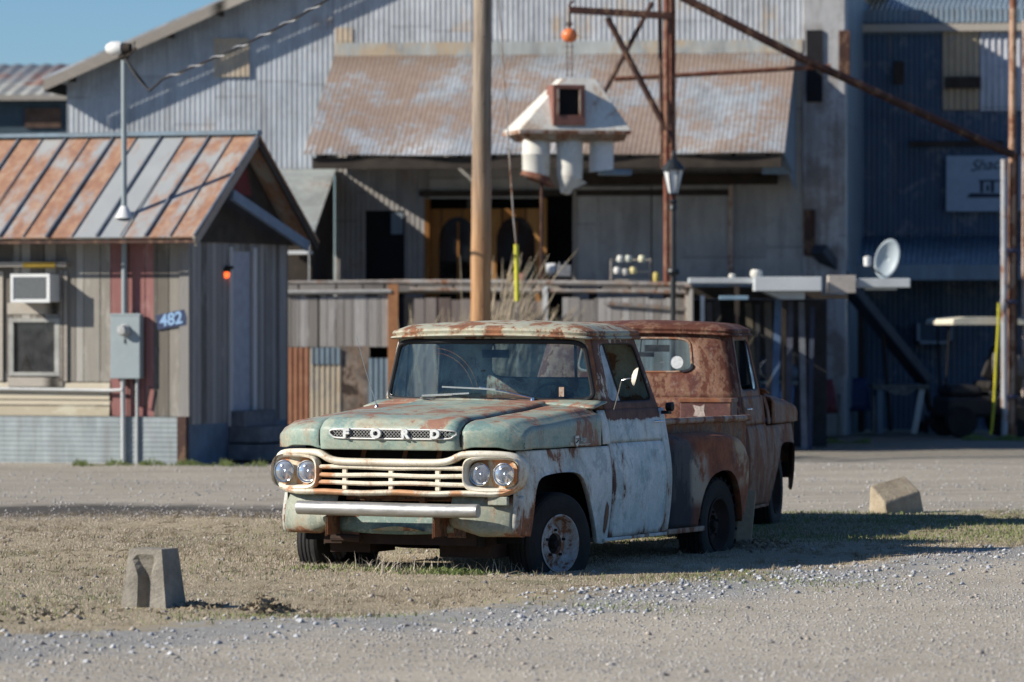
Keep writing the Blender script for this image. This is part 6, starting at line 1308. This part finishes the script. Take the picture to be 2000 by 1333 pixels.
MB().box(-.25,.25,-.2,.2,.12,.28).lathe([(.001,0),(.12,.0),(.12,.14),(.001,.15)],'z',14,(0,0,.28)).build('deck',plain('mower_grey',(.06,.07,.08),.6,var=.5,scale=10),bf,bevel=.02)
for x,y in ((-.22,-.22),(.22,-.22),(-.22,.22),(.22,.22)): MB().lathe([(.001,-.02),(.10,-.02),(.10,.02),(.001,.02)],'y',16,(x,y,.10)).build('wheel',M['tyre'],bf,True)
MB().tube([(-.2,.2,.25),(-.3,.5,.8),(.1,.5,.8),(.2,.2,.25)],.012,6).build('handle',M['steelrail'],bf,True)
o=MB().lathe([(.15,0),(.16,.02),(.15,.26),(.14,.26),(.13,.03),(.001,.03)],'z',18,(at(1832,855,71.3).x,71.3,0)).build('pale_bucket',plain('grey_blue_bucket',(.22,.28,.32),.5,var=.1),None,True); tag(o,'pale blue grey bucket on the ground right of the work table','bucket')
# ---------------- foreground pieces ----------------
def conc(name,a=(.17,.155,.13),b=(.33,.305,.26)):
    g=G(name,.95,0,.1); g.set('Base Color',g.mix(g.sm(g.noise(70,4,.7),.60,.68),g.ramp(g.noise(6,8,.7),[(.3,a),(.7,b)]),(.10,.09,.075))); g.bump(g.math('ADD',g.noise(50,6,.7),g.math('MULTIPLY',g.noise(8,5,.6),2.)),.7,.012); return g.m
cs=thing('concrete_stand','squat tapered concrete stand with a notch in its face standing on the dry grass','concrete stand')
cp=gnd(300,1188); cs.location=(cp.x,cp.y,cp.z-.03); cs.rotation_euler=(0,0,R(-26))
mb=MB(); H_=.40
def prof(z): t=z/H_; return lerp(.165,.115,t),lerp(.13,.10,t)
# outer shell with a recessed flared slot in the front
N1=12; rows=[]
for j in range(N1+1):
    z=H_*j/N1; a,b=prof(z); sw=lerp(.010,.014,j/N1) if z<H_*.66 else lerp(.014,.055,min(1,(z-H_*.60)/(H_*.24)))
    dep=.06 if z<H_*.84 else 0.0
    if z<H_*.60: dep=.06
    elif z<H_*.84: dep=lerp(.06,.02,(z-H_*.60)/(H_*.24))
    sw=min(sw,a-.02)
    rows.append([(-a,b,z),(-a,-b,z),(-sw-.035 if z<H_*.84 else -sw,-b,z),(-sw,-b+dep,z),(sw,-b+dep,z),(sw+.035 if z<H_*.84 else sw,-b,z),(a,-b,z),(a,b,z)])
mb.loft(rows); r0=rows[-1]; mb.add(r0,[tuple(range(8))]); o=mb.build('stand_body',conc('stand_concrete'),cs,bevel=.008)
M['conc2']=conc('block_concrete',(.26,.21,.15),(.44,.38,.28))
bl=MB(); bx=gnd(1752,999); 
vs=[(-.26,-.14,-.05),(.24,-.14,-.05),(.26,.14,-.05),(-.24,.14,-.05),(-.28,-.12,.09),(.19,-.12,.18),(.23,.13,.31),(-.22,.14,.235)]
bl.add(vs,[(0,3,2,1),(4,5,6,7),(0,1,5,4),(1,2,6,5),(2,3,7,6),(3,0,4,7)]); o=bl.build('concrete_block',M['conc2'],None,bevel=.025); o.location=(bx.x,bx.y,gz(bx.x,bx.y)); o.rotation_euler=(0,0,R(40)); tag(o,'rough tan concrete block lying tilted on the lane at the right','concrete block')
o.modifiers['b'].segments=3; o.scale=(1.0,1,1.12)
# stump post leaning behind the rear fender
fw_=gnd(1450,1062); o=MB().bar((fw_.x,fw_.y,-.05),(fw_.x+.05,fw_.y+.1,.42),.13,.06).build('timber_prop',plain('pale_prop_wood',(.34,.28,.19),.9,var=.3,bump=.4),None,bevel=.008); tag(o,'short pale timber prop standing behind the rear fender of the green pickup','timber prop')
# leaf heap
def heap(name,px,py,rx,ry,h,n,label,mat):
    c=gnd(px,py); r=random.Random(px); mb=MB()
    for i in range(n):
        a=r.uniform(0,2*PI); q=abs(r.gauss(0,.5)); x=c.x+rx*q*cos(a); y=c.y+ry*q*sin(a); z=gz(x,y)+h*max(0,1-q)*r.random(); s=r.uniform(.015,.04)
        u=Vector((r.uniform(-1,1),r.uniform(-1,1),r.uniform(-.6,.9))).normalized()*s; w_=u.cross(Vector((r.uniform(-1,1),r.uniform(-1,1),r.uniform(-1,1)))).normalized()*s*.5
        p=Vector((x,y,z)); mb.add([p-u,p+w_,p+u,p-w_],[(0,1,2,3)])
    o=mb.build(name,mat); tag(o,label,None,None,'stuff')
lf=grassmat('dead_leaves',[(.09,.07,.05),(.18,.145,.10),(.28,.235,.17),(.40,.34,.25)])
heap('leaf_litter',520,1192,.16,.5,.09,900,'small heap of dead leaves and twigs right of the concrete stand',lf)
heap('leaf_litter',385,1188,.20,.3,.03,260,'dead leaves drifted against the foot of the concrete stand',lf)
heap('leaf_litter',90,1205,.7,1.1,.010,110,'scattered dead leaves on the grass at the left edge',lf)
heap('leaf_litter',1480,1068,.35,.8,.04,500,'brown leaf scraps on the verge beyond the rear wheel',lf)
# weeds along the cabin foot
def weeds(px0,px1,D,n,label):
    r=random.Random(px0); mb=MB()
    for i in range(n):
        a=r.uniform(px0,px1); v=at(a,620,D-r.uniform(.05,.4)); h=r.uniform(.015,.07)*(1+.6*math.sin(a*.09))
        for q in range(3):
            an=r.uniform(0,2*PI); mb.add([(v.x-.01,v.y,gz(v.x,v.y)),(v.x+.01,v.y,gz(v.x,v.y)),(v.x+h*.5*cos(an),v.y+h*.4*sin(an),gz(v.x,v.y)+h)],[(0,1,2)])
    o=mb.build('weeds',gweed); tag(o,label,None,None,'stuff')
gweed=grassmat('weeds_green',[(.06,.09,.03),(.12,.16,.05),(.20,.24,.09),(.26,.28,.13)])
weeds(140,520,D0-.15,260,'low green weeds along the foot of the cabin')
weeds(1880,2020,67.6,500,'green weeds round the foot of the pipe mast')
weeds(1500,1700,D0+10,200,'thin weeds at the edge of the shaded yard')

# twigs and straws lying on the verge and the gravel edge
def twigs(n):
    r=random.Random(9); mb=MB()
    for i in range(n):
        x=r.uniform(-4.6,5.2); y=r.uniform(25,41); l=r.uniform(.05,.22); a=r.uniform(0,2*PI); z=gz(x,y)+.006
        if y<edgeD(x)-.4: continue
        b=(x+l*cos(a),y+l*sin(a)); c=(x+l*.5*cos(a)+r.uniform(-.02,.02),y+l*.5*sin(a)); mb.tube([(x,y,z),(c[0],c[1],z+r.uniform(.0,.03)),(b[0],b[1],gz(*b)+.006)],.0022,3,cap=False)
    o=mb.build('fallen_twigs',lf); tag(o,'thin fallen twigs and straws lying on the dry grass',None,None,'stuff')
twigs(520)
